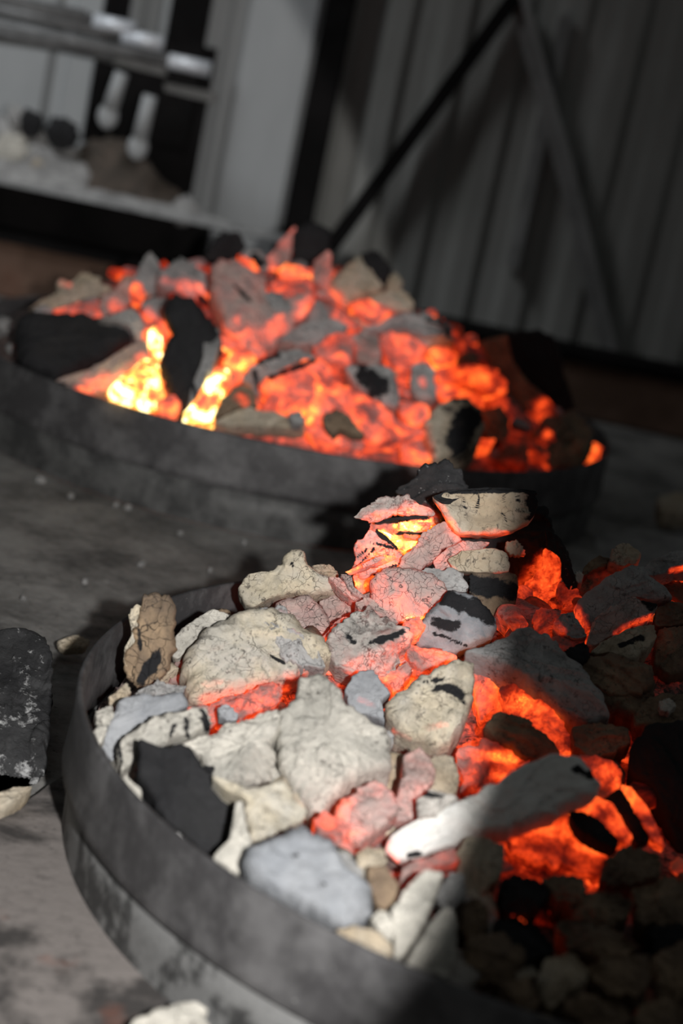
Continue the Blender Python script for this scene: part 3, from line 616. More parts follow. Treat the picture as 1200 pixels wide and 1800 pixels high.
near(C_, [(185,985),(225,955),(330,940),(450,935),(585,918),(600,960),(625,1005),(560,1040),(430,1080),(330,1125),(240,1170),(190,1230),(165,1345),(130,1310),(92,1240),(140,1120)], 'blue', 'blue-grey smooth ash slab along the left rim', T=.03, lift=.028, rough=.7, bev=.6)
near(C_, [(205,1215),(270,1150),(350,1105),(440,1075),(520,1045),(600,1040),(680,1008),(745,1025),(775,1070),(760,1110),(690,1165),(600,1210),(510,1225),(430,1260),(340,1310),(260,1370),(210,1395),(195,1300)], 'white', 'lumpy white ash log with black end, in front of the blue-grey slab', T=.035, lift=.04, bev=1., rough=1.4, k=[(510,1180,540,1100,9),(600,1080,620,1190,12),(700,1030,740,1130,22),(200,1230,215,1330,10)])
near(C_, [(300,935),(330,890),(440,860),(500,880),(590,880),(575,925),(450,940),(340,955)], 'grey', 'crumbled ash ridge behind the blue-grey slab', T=.012, lift=.03, rough=2.4)
near(C_, [(60,1035),(110,1010),(160,995),(172,1060),(140,1115),(65,1110)], 'white', 'bright white ash crumb against the left rim', T=.015, lift=.035)
near(C_, [(50,1160),(75,1115),(130,1110),(125,1165),(90,1230),(70,1200)], 'white', 'lower white ash crumb against the left rim, partly under another', T=.015, lift=.034)
near(C_, [(230,1440),(260,1430),(330,1500),(340,1570),(290,1540)], 'white', 'thin white ash chip at the left rim before the black lump', T=.01, lift=.03)
near(E_, [(-150,400),(-60,440),(40,420),(90,440),(170,560),(300,680),(310,740),(270,880),(220,960),(130,920),(20,830),(-80,720),(-160,560)], 'black', 'big smooth black charcoal lump at the left front inside the rim', T=.03, lift=.02, rough=.5, bev=.6)
near(C_, [(300,1390),(360,1310),(470,1250),(560,1220),(620,1230),(520,1290),(400,1330)], 'ember', 'dark reddish charcoal under the lumpy white ash log', T=.015, lift=.01, bh=.2)
near(C_, [(400,1130),(470,1000),(620,1000),(800,1000),(800,1120),(690,1180),(560,1200)], 'ember', 'deep red ember behind the lumpy white ash log', T=.015, lift=.005, bh=.42, **EM)
as_part(bark_, stub_, 'bark'); bark_['label'] = 'frayed cream bark edge'
# --- front of the near pan
near(E_, [(595,110),(640,105),(700,112),(745,150),(785,200),(820,270),(860,310),(930,340),(1000,370),(1030,410),(1045,450),(1035,530),(970,570),(900,605),(840,640),(760,710),(700,755),(655,745),(610,690),(570,620),(520,560),(495,480),(515,440),(488,400),(500,330),(505,280),(550,230),(590,190)], 'white', 'largest pale ash slab, lying flat in the middle front', T=.04, lift=.045, bev=.6, rough=.75, face=.5)
near(E_, [(60,430),(120,400),(200,380),(240,355),(330,330),(400,295),(450,265),(508,250),(500,330),(485,430),(500,520),(520,600),(440,620),(350,635),(270,610),(210,575),(160,550),(120,490)], 'white', 'pale crusty ash piece left of the largest ash slab', T=.035, lift=.032, bev=.8, rough=1.3, k=[(165,535,185,540,16)])
near(E_, [(200,580),(280,600),(345,640),(440,625),(520,590),(560,640),(650,755),(610,790),(560,815),(490,850),(440,890),(370,890),(345,800),(330,690),(250,640)], 'cream', 'cream ash piece below the crusty one, touching the largest slab', T=.035, lift=.036, bev=.7, rough=1.)
near(E_, [(305,700),(335,690),(350,790),(385,880),(345,940),(320,970),(340,1040),(280,1015),(205,945),(265,880),(290,790)], 'white', 'narrow pale ash wedge at the front rim beside the black lump', T=.025, lift=.03)
near(E_, [(340,975),(370,920),(430,885),(520,850),(610,822),(660,850),(740,880),(790,960),(820,1030),(900,1070),(945,1120),(945,1250),(890,1270),(830,1330),(760,1290),(680,1240),(560,1180),(450,1120),(370,1060)], 'blue', 'big blue-grey ash lump at the front rim', T=.04, lift=.03, bev=1., rough=.7, k=[(560,945,590,935,6),(690,1090,740,1075,5)])
near(E_, [(815,180),(850,105),(890,78),(950,70),(980,120),(1035,185),(990,240),(1010,325),(950,300),(880,285),(830,235)], 'blue', 'small grey ash flake with a pink glowing streak, right of the largest slab', T=.02, lift=.028, rough=.8, h=[(890,210,950,240,16,.42)])
near(F_, [(60,240),(100,195),(165,165),(190,130),(250,105),(330,75),(390,90),(398,180),(385,280),(350,350),(305,400),(230,400),(150,380),(105,340),(70,290)], 'cream', 'cream and grey rounded lump in the centre right of the pile', T=.04, lift=.035, bev=1., rough=1., h=[(215,325,290,315,18,.42),(90,340,150,370,16,.45)], k=[(310,175,345,195,20),(200,150,280,140,5)])
near(E_, [(870,320),(960,340),(1040,360),(1050,440),(1010,470),(930,400)], 'grey', 'sooty grey charcoal right behind the largest ash slab', T=.02, lift=.02, k=[(900,340,960,350,16)])
near(E_, [(800,690),(880,625),(960,590),(1050,650),(1080,720),(1000,800),(930,860),(860,900),(800,860),(780,760)], 'pink', 'salmon-red veined charcoal in front of the cream and grey lump', T=.025, lift=.02, bh=.36, rough=1.3, h=[(800,830,880,850,40,.55),(820,700,800,780,30,.56)])
near(F_, [(130,430),(190,405),(240,430),(245,520),(215,580),(170,680),(90,700),(70,660),(120,540)], 'pink', 'upright rosy charcoal strip left of the pale squared chunk', T=.022, lift=.03, bh=.32)
near(F_, [(205,460),(250,432),(320,440),(340,500),(335,580),(250,590),(200,570)], 'tan', 'pale squared chunk above the left end of the long log', T=.022, lift=.035, bh=.1)
near(F_, [(175,600),(230,565),(290,575),(355,600),(300,635),(240,670),(180,665)], 'speck', 'streaky grey shard touching the top of the long pale log', T=.015, lift=.045, k=[(210,580,280,590,10)])
near(E_, [(650,780),(720,740),(790,760),(830,840),(860,930),(830,1010),(790,960),(740,870),(680,850)], 'ember', 'red glowing cluster between the largest slab and the blue-grey lump', T=.02, lift=.012, bh=.5, rough=2.2, h=[(730,800,760,780,34,.6),(820,900,850,960,26,.66)], **EM)
near(E_, [(860,930),(920,900),(1000,915),(1020,970),(980,1040),(920,1060),(870,1010)], 'tan', 'small cream knob below the left end of the long log', T=.022, lift=.03)
near(H_, [(-10,180),(60,240),(110,330),(100,440),(60,470),(10,440)], 'grey', 'grey ash slope piece right of the big blue-grey lump', T=.02, lift=.02)
near(H_, [(90,250),(150,240),(200,320),(190,400),(140,400),(100,330)], 'brown', 'dark brown charcoal chip in front of the small cream knob', T=.018, lift=.025)
near(H_, [(210,250),(290,220),(400,180),(410,230),(330,250),(250,310),(190,370)], 'ember', 'reddish ember strip under the long pale log', T=.015, lift=.015, bh=.36)
near(H_, [(180,400),(215,330),(270,275),(330,255),(360,270),(335,350),(300,420),(265,500),(220,560),(185,570),(175,480)], 'white', 'narrow leaf-shaped white ash piece at the front', T=.025, lift=.035, rough=1.2)
near(H_, [(225,600),(260,520),(310,440),(370,385),(400,400),(410,460),(400,560),(370,640),(300,610)], 'white', 'white ash wedge at the front rim, cut by the shadow edge', T=.025, lift=.03, rough=1.2)
near(H_, [(330,350),(380,260),(430,280),(440,360),(400,390),(345,400)], 'grey', 'small grey ash lump where light turns to shadow at the front', T=.02, lift=.025)
near(H_, [(-20,470),(50,455),(110,470),(175,525),(170,570),(100,560),(30,530)], 'tan', 'tan ash piece lying along the front rim', T=.02, lift=.02)
near(H_, [(100,430),(130,400),(165,410),(190,460),(170,510),(130,470)], 'white', 'small white flake between the blue-grey lump and the leaf-shaped piece', T=.012, lift=.03)
near(H_, [(405,200),(450,155),(520,145),(570,170),(560,260),(530,330),(470,370),(430,330)], 'tan', 'tall yellowish brown lump in the shade below the long log', T=.03, lift=.02)
for i_, (q, tn, lb) in enumerate((
 ([(400,390),(470,360),(520,400),(530,480),(470,520),(410,480)], 'brown', 'shaded brown charcoal below the tall yellowish lump'),
 ([(540,320),(600,280),(690,290),(730,340),(660,410),(570,400)], 'black', 'shaded dark charcoal at the lower edge of the red ember mass'),
 ([(700,290),(790,260),(870,300),(850,360),(760,380)], 'brown', 'brown charcoal right below the red ember mass'),
 ([(780,350),(900,330),(1000,360),(1010,430),(940,470),(830,440)], 'brown', 'wide shaded brown slab, upper one of the front right'),
 ([(900,260),(960,210),(1050,170),(1130,210),(1120,270),(1010,320),(930,320)], 'brown', 'shaded brown piece under the tips of the orange blades'),
 ([(1030,330),(1110,290),(1220,290),(1230,430),(1120,470),(1050,430)], 'brown', 'shaded round brown piece with dark hollow at the right edge'),
 ([(770,450),(860,430),(960,480),(1050,520),(980,570),(880,570),(790,530)], 'brown', 'long shaded brown slab, second in the front right'),
 ([(420,520),(480,480),(570,480),(640,560),(610,640),(520,650),(440,610)], 'brown', 'dim brown lump just inside the front rim, right of the shadow edge'),
 ([(540,430),(620,420),(700,450),(720,530),(660,580),(570,520)], 'black', 'dark charcoal in the middle of the shaded front'),
 ([(600,420),(640,430),(670,490),(640,500)], 'ember', 'tiny dull red ember in the shaded front'),
 ([(690,620),(730,580),(800,560),(870,600),(840,660),(780,700),(740,750),(700,720)], 'tan', 'pale tan crumbled ash in the shaded front near the rim'),
 ([(860,590),(960,560),(1070,560),(1090,650),(1010,720),(900,690)], 'brown', 'shaded brown chunk near the lower right corner'),
 ([(1070,560),(1180,500),(1260,560),(1240,700),(1120,710)], 'brown', 'shaded brown chunk at the right edge, second from the bottom'),
 ([(780,720),(880,700),(1000,740),(1000,830),(860,830)], 'brown', 'shaded brown chunk at the bottom edge of the photo'),
 ([(1010,740),(1130,710),(1260,730),(1260,860),(1050,860)], 'brown', 'shaded brown chunk in the lower right corner'),
 ([(560,660),(650,640),(700,720),(660,760),(590,720)], 'brown', 'dim brown crumb at the shaded front rim'),
 ([(1080,460),(1180,440),(1260,470),(1230,540),(1120,550)], 'black', 'dark charcoal at the right edge below the round brown piece'))):
    near(H_, q, tn, lb, T=.03, lift=.012 + .006 * (i_ % 3), bh=.5 if tn == 'ember' else .0, rough=2.3, bev=.35)

# ---------------------------------------------------------------- the far pan
L_ = (0, 380, 3.); M_ = (350, 380, 3.); R__ = (680, 500, 2.3077)
far(L_, [(170,485),(220,440),(310,400),(305,350),(350,335),(400,345),(430,305),(490,300),(550,350),(600,400),(610,470),(520,462),(290,492),(250,530)], 'tan', 'tan ash-covered piece at the back left of the far pan', T=.03, lift=.02, rough=1.5, h=[(330,350,360,360,22,.4)])
far(L_, [(285,495),(400,470),(510,445),(560,500),(540,545),(400,565),(290,545)], 'ember', 'orange-red ember band above the big black lump', T=.03, lift=.02, bh=.58, **EM)
far(L_, [(515,480),(540,430),(620,370),(680,325),(700,380),(690,450),(650,500),(620,525),(545,525)], 'pink', 'rosy ridged piece right of the tan back left piece', T=.03, lift=.02, h=[(600,470,640,500,40,.5)], bh=.2)
far(L_, [(685,360),(715,338),(745,350),(765,410),(745,445),(705,430),(685,400)], 'ember', 'small round orange ember near the back left', T=.02, lift=.035, bh=.64, **EM)
far(L_, [(735,280),(755,230),(790,185),(830,230),(860,280),(850,380),(870,430),(800,470),(750,400),(700,330)], 'grey', 'pointed pale grey ash peak at the back left of the far pan', T=.03, lift=.01, h=[(760,420,790,460,30,.42)])
far(L_, [(820,350),(840,300),(900,250),(960,235),(1030,250),(1080,300),(1110,380),(1115,475),(1060,475),(990,430),(930,390),(860,380)], 'grey', 'arched grey ash piece with a bright orange belly', T=.03, lift=.015, h=[(860,345,960,360,26,.55),(960,370,1080,440,52,.66),(1060,460,1100,460,26,.8)])
far(L_, [(740,450),(830,430),(900,430),(890,520),(860,600),(800,560),(760,520)], 'grey', 'grey ash shoulder left of the upright black log', T=.03, lift=.02, h=[(770,520,830,560,36,.6)])
far(L_, [(80,575),(100,545),(160,530),(300,545),(430,545),(520,560),(610,550),(690,590),(725,640),(680,690),(560,770),(440,830),(350,870),(255,905),(170,880),(110,790),(85,690)], 'black', 'big black charcoal lump at the left end of the far pan', T=.05, lift=.03, rough=.5, bev=1.)
far(L_, [(180,490),(220,462),(270,480),(290,530),(230,535),(190,515)], 'grey', 'tiny grey ash heap at the left tip of the big black lump', T=.015, lift=.04)
far(L_, [(520,545),(600,515),(690,488),(745,520),(775,600),(765,650),(720,660),(700,600),(620,555)], 'grey', 'pale grey ash sliver along the right of the big black lump', T=.02, lift=.045)
far(L_, [(250,900),(320,860),(440,828),(560,770),(680,690),(770,650),(800,720),(760,790),(680,850),(600,930),(440,935),(330,905)], 'pink', 'rosy ash slope in front of the big black lump', T=.03, lift=.025, rough=.5, h=[(440,910,640,850,50,.62),(600,880,740,760,40,.66)])
far(L_, [(565,945),(600,880),(660,830),(760,755),(835,765),(850,860),(870,980),(800,1020),(700,995),(620,970)], 'ember', 'yellow-white hottest ember at the left front of the far pan', T=.03, lift=.035, bh=1.2, rough=.6, **EM)
far(L_, [(785,600),(815,580),(850,600),(855,740),(820,765),(785,740)], 'ember', 'small yellow-white ember left of the upright black log', T=.02, lift=.03, bh=1.25, rough=.5, **EM)
far(L_, [(760,560),(850,540),(940,560),(900,640),(860,760),(800,780),(740,740)], 'ember', 'orange ember around the small yellow-white one', T=.02, lift=.018, bh=.68, **EM)
far(L_, [(820,980),(920,940),(960,1000),(930,1050),(840,1040)], 'ember', 'orange ember bit under the foot of the upright black log', T=.02, lift=.028, bh=.72, **EM)
ulog_ = far(L_, [(855,500),(880,450),(930,415),(1000,430),(1080,500),(1130,560),(1165,640),(1160,750),(1100,860),(1050,950),(990,1040),(930,1130),(915,1040),(900,950),(860,890),(850,760),(900,640),(950,575),(890,540)], 'black', 'upright black charcoal log with ash streaks standing at the far pan front', T=.04, lift=.05, bev=1., face=.9, rough=.9)
ucoat_ = far(L_, [(1080,600),(1150,590),(1170,660),(1140,760),(1090,860),(1040,950),(990,1000),(1010,900),(1060,780)], 'grey', 'grey ash strip down the right side of the upright black log', T=.02, lift=.055, k=[(1010,860,1040,980,8)])
far(L_, [(965,1045),(1040,960),(1080,820),(1150,800),(1210,820),(1200,900),(1140,1000),(1130,1085),(1040,1070)], 'ember', 'yellow-white ember right of the upright black log', T=.03, lift=.03, bh=1.12, h=[], **EM)
far(M_, [(55,320),(75,260),(110,230),(180,240),(290,300),(345,330),(350,430),(420,490),(500,500),(610,420),(590,500),(500,600),(400,690),(320,745),(270,760),(220,700),(170,640),(120,560),(70,440)], 'pink', 'large rosy ash-coated slab with orange lower edge, centre of the far pan', T=.04, lift=.04, bev=.6, rough=.6, bh=.22, h=[(180,600,300,720,50,.68),(330,640,520,500,50,.58),(470,540,590,450,36,.6)], k=[(190,370,270,450,8)])
far(M_, [(155,280),(200,240),(240,210),(290,240),(320,290),(230,315)], 'ember', 'orange oval ember at the top of the large rosy slab', T=.02, lift=.05, bh=.62, **EM)
far(M_, [(415,300),(430,265),(500,262),(600,285),(600,325),(520,335),(440,328)], 'ember', 'bright orange ember bar below the black back lump', T=.02, lift=.035, bh=.72, rough=.5, **EM)
far(M_, [(345,410),(380,395),(430,405),(495,480),(470,520),(410,520),(365,475)], 'grey', 'small pale grey ash block on the right shoulder of the rosy slab', T=.02, lift=.055)
far(M_, [(480,240),(475,150),(510,70),(560,35),(640,50),(690,100),(700,190),(660,260),(560,275)], 'black', 'black charcoal lump at the very top of the far pile', T=.04, lift=.0, face=.9, bev=1.)
far(M_, [(355,225),(400,170),(450,110),(505,50),(520,80),(490,140),(480,240),(430,270),(380,260)], 'pink', 'rosy brown shard left of the topmost black lump', T=.02, lift=.005, bh=.34, face=.9)
far(M_, [(15,240),(60,150),(120,90),(210,75),(240,150),(200,215),(120,240),(60,260)], 'black', 'black charcoal at the back, left of the topmost one', T=.03, lift=-.01, face=.9)
far(M_, [(220,210),(260,175),(330,190),(380,250),(350,290),(280,250)], 'grey', 'grey-rimmed dark chip on the back ridge of the far pile', T=.02, lift=.01, k=[(290,220,330,250,22)])
far(M_, [(355,370),(420,335),(590,330),(610,430),(560,500),(500,500),(470,440),(400,395)], 'ember', 'red ember slab right of the large rosy slab', T=.025, lift=.03, bh=.5, **EM)
far(M_, [(600,330),(610,240),(680,180),(700,200),(690,340),(760,440),(720,460),(660,430)], 'pink', 'thin rosy sliver standing behind the cream back lump', T=.02, lift=.01, bh=.36)
far(M_, [(680,370),(720,310),(780,260),(850,215),(890,280),(950,340),(960,380),(890,440),(810,470),(780,495),(720,460),(690,420)], 'tan', 'cream and tan lump at the back right of the far pan', T=.04, lift=.015, bev=1., h=[(710,400,770,470,32,.62),(700,370,730,420,20,.45)])
far(M_, [(850,200),(900,180),(950,200),(1010,280),(1000,320),(950,350),(890,300)], 'black', 'black slanted piece on top of the cream and tan lump', T=.025, lift=.02)
far(M_, [(975,345),(1030,295),(1075,345),(1050,395),(990,390)], 'tan', 'small pale tan knob at the back right ridge', T=.02, lift=.015)
far(M_, [(870,450),(930,410),(1010,375),(1080,400),(1130,450),(1130,500),(1050,500),(960,480)], 'tan', 'brownish ash lump below the small pale knob', T=.03, lift=.015, rough=1.4)
far(M_, [(790,465),(870,440),(960,470),(1040,495),(980,540),(910,570),(850,545)], 'ember', 'bright orange ember below the cream and tan lump', T=.025, lift=.025, bh=.66, **EM)
far(M_, [(640,450),(720,470),(800,540),(860,570),(830,600),(740,570),(660,500)], 'ember', 'reddish ember strip crossing the middle of the far pile', T=.02, lift=.025, bh=.52, **EM)
far(M_, [(430,650),(480,600),(560,570),(660,540),(745,550),(790,590),(700,640),(610,680),(520,675)], 'grey', 'wide flat grey ash piece in the middle of the far pile', T=.03, lift=.025)
far(M_, [(560,570),(590,470),(630,440),(680,500),(690,560),(620,580)], 'grey', 'upright dull grey wedge in the middle of the far pile', T=.025, lift=.02)
far(M_, [(590,700),(640,660),(720,610),(790,610),(820,680),(800,790),(700,775),(620,740)], 'ember', 'red ember block with brown ash, below the flat grey piece', T=.03, lift=.03, bh=.44, h=[(740,730,790,760,30,.62)], **EM)
far(M_, [(800,640),(870,600),(950,640),(970,740),(930,790),(830,770)], 'pink', 'ash-pink block right of the red ember block', T=.03, lift=.03, bh=.25)
far(M_, [(850,600),(930,560),(1020,530),(1120,500),(1200,560),(1290,580),(1300,630),(1200,640),(1080,620),(960,620)], 'grey', 'long grey ash piece at the right back slope of the far pile', T=.03, lift=.025)
far(M_, [(940,640),(1010,610),(1110,640),(1200,690),(1160,790),(1070,820),(1000,770)], 'ember', 'bright red-orange ember right of centre in the far pan', T=.03, lift=.028, bh=.58, **EM)
far(M_, [(310,885),(380,845),(470,800),(560,755),(640,755),(690,810),(700,870),(780,900),(880,955),(980,1020),(1080,1100),(1195,1140),(1150,1165),(1050,1190),(900,1200),(830,1150),(760,1080),(700,1030),(665,1110),(600,1130),(555,1095),(545,1035),(450,1045),(320,1015),(365,950)], 'ember', 'large star-shaped orange ember slab at the front of the far pan', T=.03, lift=.035, bh=.62, rough=.7, h=[(580,820,640,980,44,.92),(560,1060,640,980,40,.86),(900,1080,1100,1150,40,.5)], k=[(380,850,600,765,14)], **EM)
far(M_, [(760,800),(800,780),(900,785),(1000,800),(1030,860),(1045,1015),(990,1010),(900,960),(820,890)], 'grey', 'pale ash block with a black diamond face, centre right of the far pan', T=.03, lift=.05, k=[(865,840,940,900,58)], rough=.6)
far(M_, [(665,1045),(720,1015),(790,1060),(875,1160),(820,1160),(740,1130),(705,1165),(670,1110)], 'brown', 'dark brown chip lying on the star-shaped ember slab', T=.012, lift=.055)
far(M_, [(545,1110),(640,1120),(760,1150),(880,1190),(860,1235),(740,1225),(620,1180)], 'ember', 'orange ember strip at the front rim below the star-shaped slab', T=.02, lift=.03, bh=.62, **EM)
far(M_, [(80,1085),(150,1040),(220,1020),(320,1020),(460,1050),(550,1090),(560,1130),(420,1120),(260,1110),(150,1110)], 'tan', 'low ash crust along the front rim of the far pan', T=.02, lift=.025)
far(M_, [(470,1040),(530,1030),(560,1070),(550,1100),(490,1090)], 'grey', 'small grey cube at the front rim of the far pan', T=.015, lift=.045)
far(M_, [(80,1060),(110,980),(180,900),(250,880),(290,930),(310,1010),(220,1010),(140,1050)], 'brown', 'dark brown charcoal with dull red heart near the front rim', T=.025, lift=.035, h=[(200,950,240,980,30,.5)])
far(M_, [(230,850),(290,780),(360,740),(450,715),(520,700),(640,750),(560,755),(470,800),(380,850),(310,890),(340,950),(290,930)], 'grey', 'charred grey ash strip above the star-shaped slab', T=.02, lift=.03, k=[(300,770,420,730,16),(290,820,310,900,14)])
far(M_, [(120,780),(160,720),(210,685),(290,730),(300,770),(240,795),(180,805)], 'ember', 'yellow-orange ember under the large rosy slab', T=.025, lift=.045, bh=.84, **EM)
far(M_, [(130,800),(230,800),(250,850),(190,890),(140,930),(120,860)], 'ember', 'orange-red ember below the yellow-orange one', T=.02, lift=.025, bh=.62, **EM)
far(R__, [(60,200),(90,150),(150,110),(210,130),(260,170),(270,230),(200,240),(130,265),(70,240)], 'grey', 'grey ash lump with black notch on the right slope', T=.03, lift=.025, k=[(170,160,240,190,18)])
far(R__, [(220,130),(260,170),(310,240),(330,290),(290,280),(250,230)], 'ember', 'red ember edge right of the black-notched ash lump', T=.02, lift=.015, bh=.5, **EM)
far(R__, [(165,270),(200,255),(250,258),(290,290),(270,320),(200,315)], 'ember', 'small bright orange ember on the right slope, uppermost', T=.02, lift=.03, bh=.74, **EM)
far(R__, [(200,345),(280,325),(350,335),(420,335),(495,395),(480,440),(420,450),(350,425),(280,410),(210,400)], 'ember', 'long orange ember on the right slope of the far pile', T=.025, lift=.03, bh=.62, **EM)
far(R__, [(195,405),(250,410),(330,435),(405,475),(380,492),(300,478),(230,470)], 'ember', 'orange ember strip just below the long orange one', T=.02, lift=.032, bh=.7, **EM)
far(R__, [(280,300),(320,272),(365,290),(370,330),(330,350),(290,335)], 'brown', 'dark round knob on the long orange ember', T=.02, lift=.045)
far(R__, [(150,620),(155,560),(200,500),(270,460),(330,465),(375,510),(395,580),(375,640),(330,695),(250,715),(190,710)], 'tan', 'short ash-ringed log end with a black oval face, right front of the far pan', T=.05, lift=.06, bev=.8, k=[(325,540,290,640,62)], rough=.6)
far(R__, [(480,240),(500,200),(560,180),(620,185),(675,205),(705,270),(720,360),(750,450),(765,520),(700,520),(620,440),(560,380),(500,300)], 'black', 'tall black charcoal slab leaning at the right of the far pan', T=.035, lift=.02, face=.9, rough=.5)
far(R__, [(370,235),(430,215),(485,195),(495,290),(560,385),(640,450),(700,520),(680,590),(610,600),(520,500),(430,380)], 'brown', 'brown charcoal plank left of the tall black slab, glowing at its foot', T=.03, lift=.015, face=.9, h=[(600,560,640,500,52,.58)], rough=.5)
far(R__, [(570,620),(640,560),(700,520),(760,505),(800,560),(835,600),(840,650),(790,740),(640,755),(560,740)], 'bark', 'brown ash-ridged lump at the right front of the far pan', T=.04, lift=.035, h=[(630,640,650,610,24,.6),(590,720,640,740,20,.6)])
far(R__, [(800,650),(850,645),(905,690),(915,725),(880,745),(810,745)], 'ember', 'orange ember tip at the right end of the far pan', T=.02, lift=.03, bh=.62, h=[(830,680,890,710,22,.7)], **EM)
far(R__, [(60,650),(130,620),(150,660),(185,715),(120,725),(60,700)], 'ember', 'orange ember at the front rim, left of the ash-ringed log end', T=.02, lift=.035, bh=.66, **EM)
far(R__, [(40,470),(100,480),(170,490),(180,540),(120,580),(60,540)], 'ember', 'orange ember above the tip of the star-shaped slab', T=.02, lift=.035, bh=.66, **EM)
far(R__, [(100,330),(160,310),(200,360),(190,460),(130,470),(90,400)], 'grey', 'grey broken ash piece at the right of centre in the far pan', T=.02, lift=.035, rough=1.5, h=[(140,390,150,400,16,.6)])
far(R__, [(0,340),(30,350),(50,480),(30,500),(0,480)], 'grey', 'narrow grey ash strip beside the black diamond face', T=.02, lift=.05)
far(R__, [(340,660),(380,630),(440,625),(420,660),(360,680)], 'ember', 'small orange ember right of the ash-ringed log end', T=.015, lift=.03, bh=.6, **EM)
far(R__, [(380,520),(460,490),(500,560),(490,640),(430,640),(390,590)], 'brown', 'dim brown chunk right of the ash-ringed log end', T=.025, lift=.02, bh=.1)
far(R__, [(450,720),(460,650),(520,600),(580,620),(570,740)], 'brown', 'rosy-brown charcoal beside the brown ash-ridged lump', T=.025, lift=.03, bh=.26)
far(R__, [(500,560),(530,535),(590,580),(560,590)], 'grey', 'small curl of pale ash left of the glowing brown plank foot', T=.01, lift=.05)
far(R__, [(400,450),(450,445),(500,470),(520,540),(470,560),(420,500)], 'ember', 'red-orange ember below the long orange one on the right slope', T=.02, lift=.02, bh=.48, **EM)

as_part(ucoat_, ulog_, 'ash_coat'); ucoat_['label'] = 'grey ash coat along one side'
# ---------------------------------------------------------------- ember beds (deep fill of both pans) and loose fragments
def bed(pan_name, c, R, zf, zb, sink, spots, base, label):
    V, AH, AK, Fc = [], [], [], []
    nr, ns = 90, 260
    S = [(hit(px, py, zf), r, hh) for px, py, r, hh in spots]
    def field(x, y):
        hv = base(x, y)
        for p, r, hh in S:
            d_ = math.hypot(x - p.x, y - p.y) / r
            if d_ < 2.2: hv = max(hv, hh * math.exp(-d_ * d_ * .8))
        return hv
    for i in range(nr + 1):
        for j in range(ns):
            r = R * (i / nr); a = 2 * math.pi * j / ns
            x, y = c.x + r * math.cos(a), c.y + r * math.sin(a)
            vv = noise.voronoi(Vector((x * 62, y * 62, 0)))[0]
            z = zf(x, y) - sink + .007 * (vv[1] - vv[0]) - .002 + .003 * fbm(Vector((x * 130, y * 130, 0)), 2)
            z = max(z, zb)
            V.append((x - c.x, y - c.y, z - c.z))
            hv = field(x, y); AH.append(hv * (.80 + .35 * noise.noise(Vector((x * 50, y * 50, 9))) ))
            AK.append(max(0, min(1, .5 - hv * .4)))
    for i in range(nr):
        for j in range(ns):
            j2 = (j + 1) % ns; Fc.append((i * ns + j, (i + 1) * ns + j, (i + 1) * ns + j2, i * ns + j2))
    o = mesh_obj('ember_bed', V, Fc, K['ember'], attrs={'glow': AH, 'char': AK}); o.location = c
    tag(o, label, 'embers', kind='stuff')
    return field
nb = lambda x, y: .36 * math.exp(-(((x - .13) / .13) ** 2 + ((y - .97) / .17) ** 2)) + .06
fieldN = bed('near', NC, NR - .0085, z_near, .0042, .016, [
    (470,1200,.05,.62),(560,1190,.04,.55),(720,1170,.03,.7),(690,1200,.02,.7),(640,1330,.03,.45),(860,1180,.03,.75),(900,1260,.05,.62),(960,1290,.04,.6),(870,1340,.04,.55),
    (610,1440,.03,.62),(640,1490,.03,.6),(960,1440,.05,.6),(1000,1480,.05,.62),(1060,1420,.04,.6),(1040,1520,.03,.5),(940,1030,.05,.7),(1000,1090,.04,.5),(640,1060,.03,.6),(300,1190,.02,.4),
    (400,1260,.02,.4),(1150,1000,.04,.5),(740,1500,.02,.4),(1100,1440,.03,.55)], nb, 'bed of glowing embers filling the near pan beneath the larger pieces')
fb = lambda x, y: .44 * max(0, 1 - (math.hypot(x - FC.x, y - FC.y) / .29) ** 4) + .02
fieldF = bed('far', FC, FR_ - .0085, z_far, GZ + .0042, .012, [
    (250,690,.05,1.1),(380,690,.05,1.),(270,600,.04,.95),(430,620,.04,.8),(540,700,.06,.8),(600,740,.05,.7),(480,520,.05,.65),(650,520,.06,.65),(700,620,.07,.62),(780,640,.07,.66),
    (820,690,.06,.62),(740,770,.04,.68),(950,760,.05,.55),(860,780,.05,.4),(1050,800,.04,.5),(340,520,.05,.6)], fb, 'bed of glowing embers filling the far pan beneath the larger pieces')

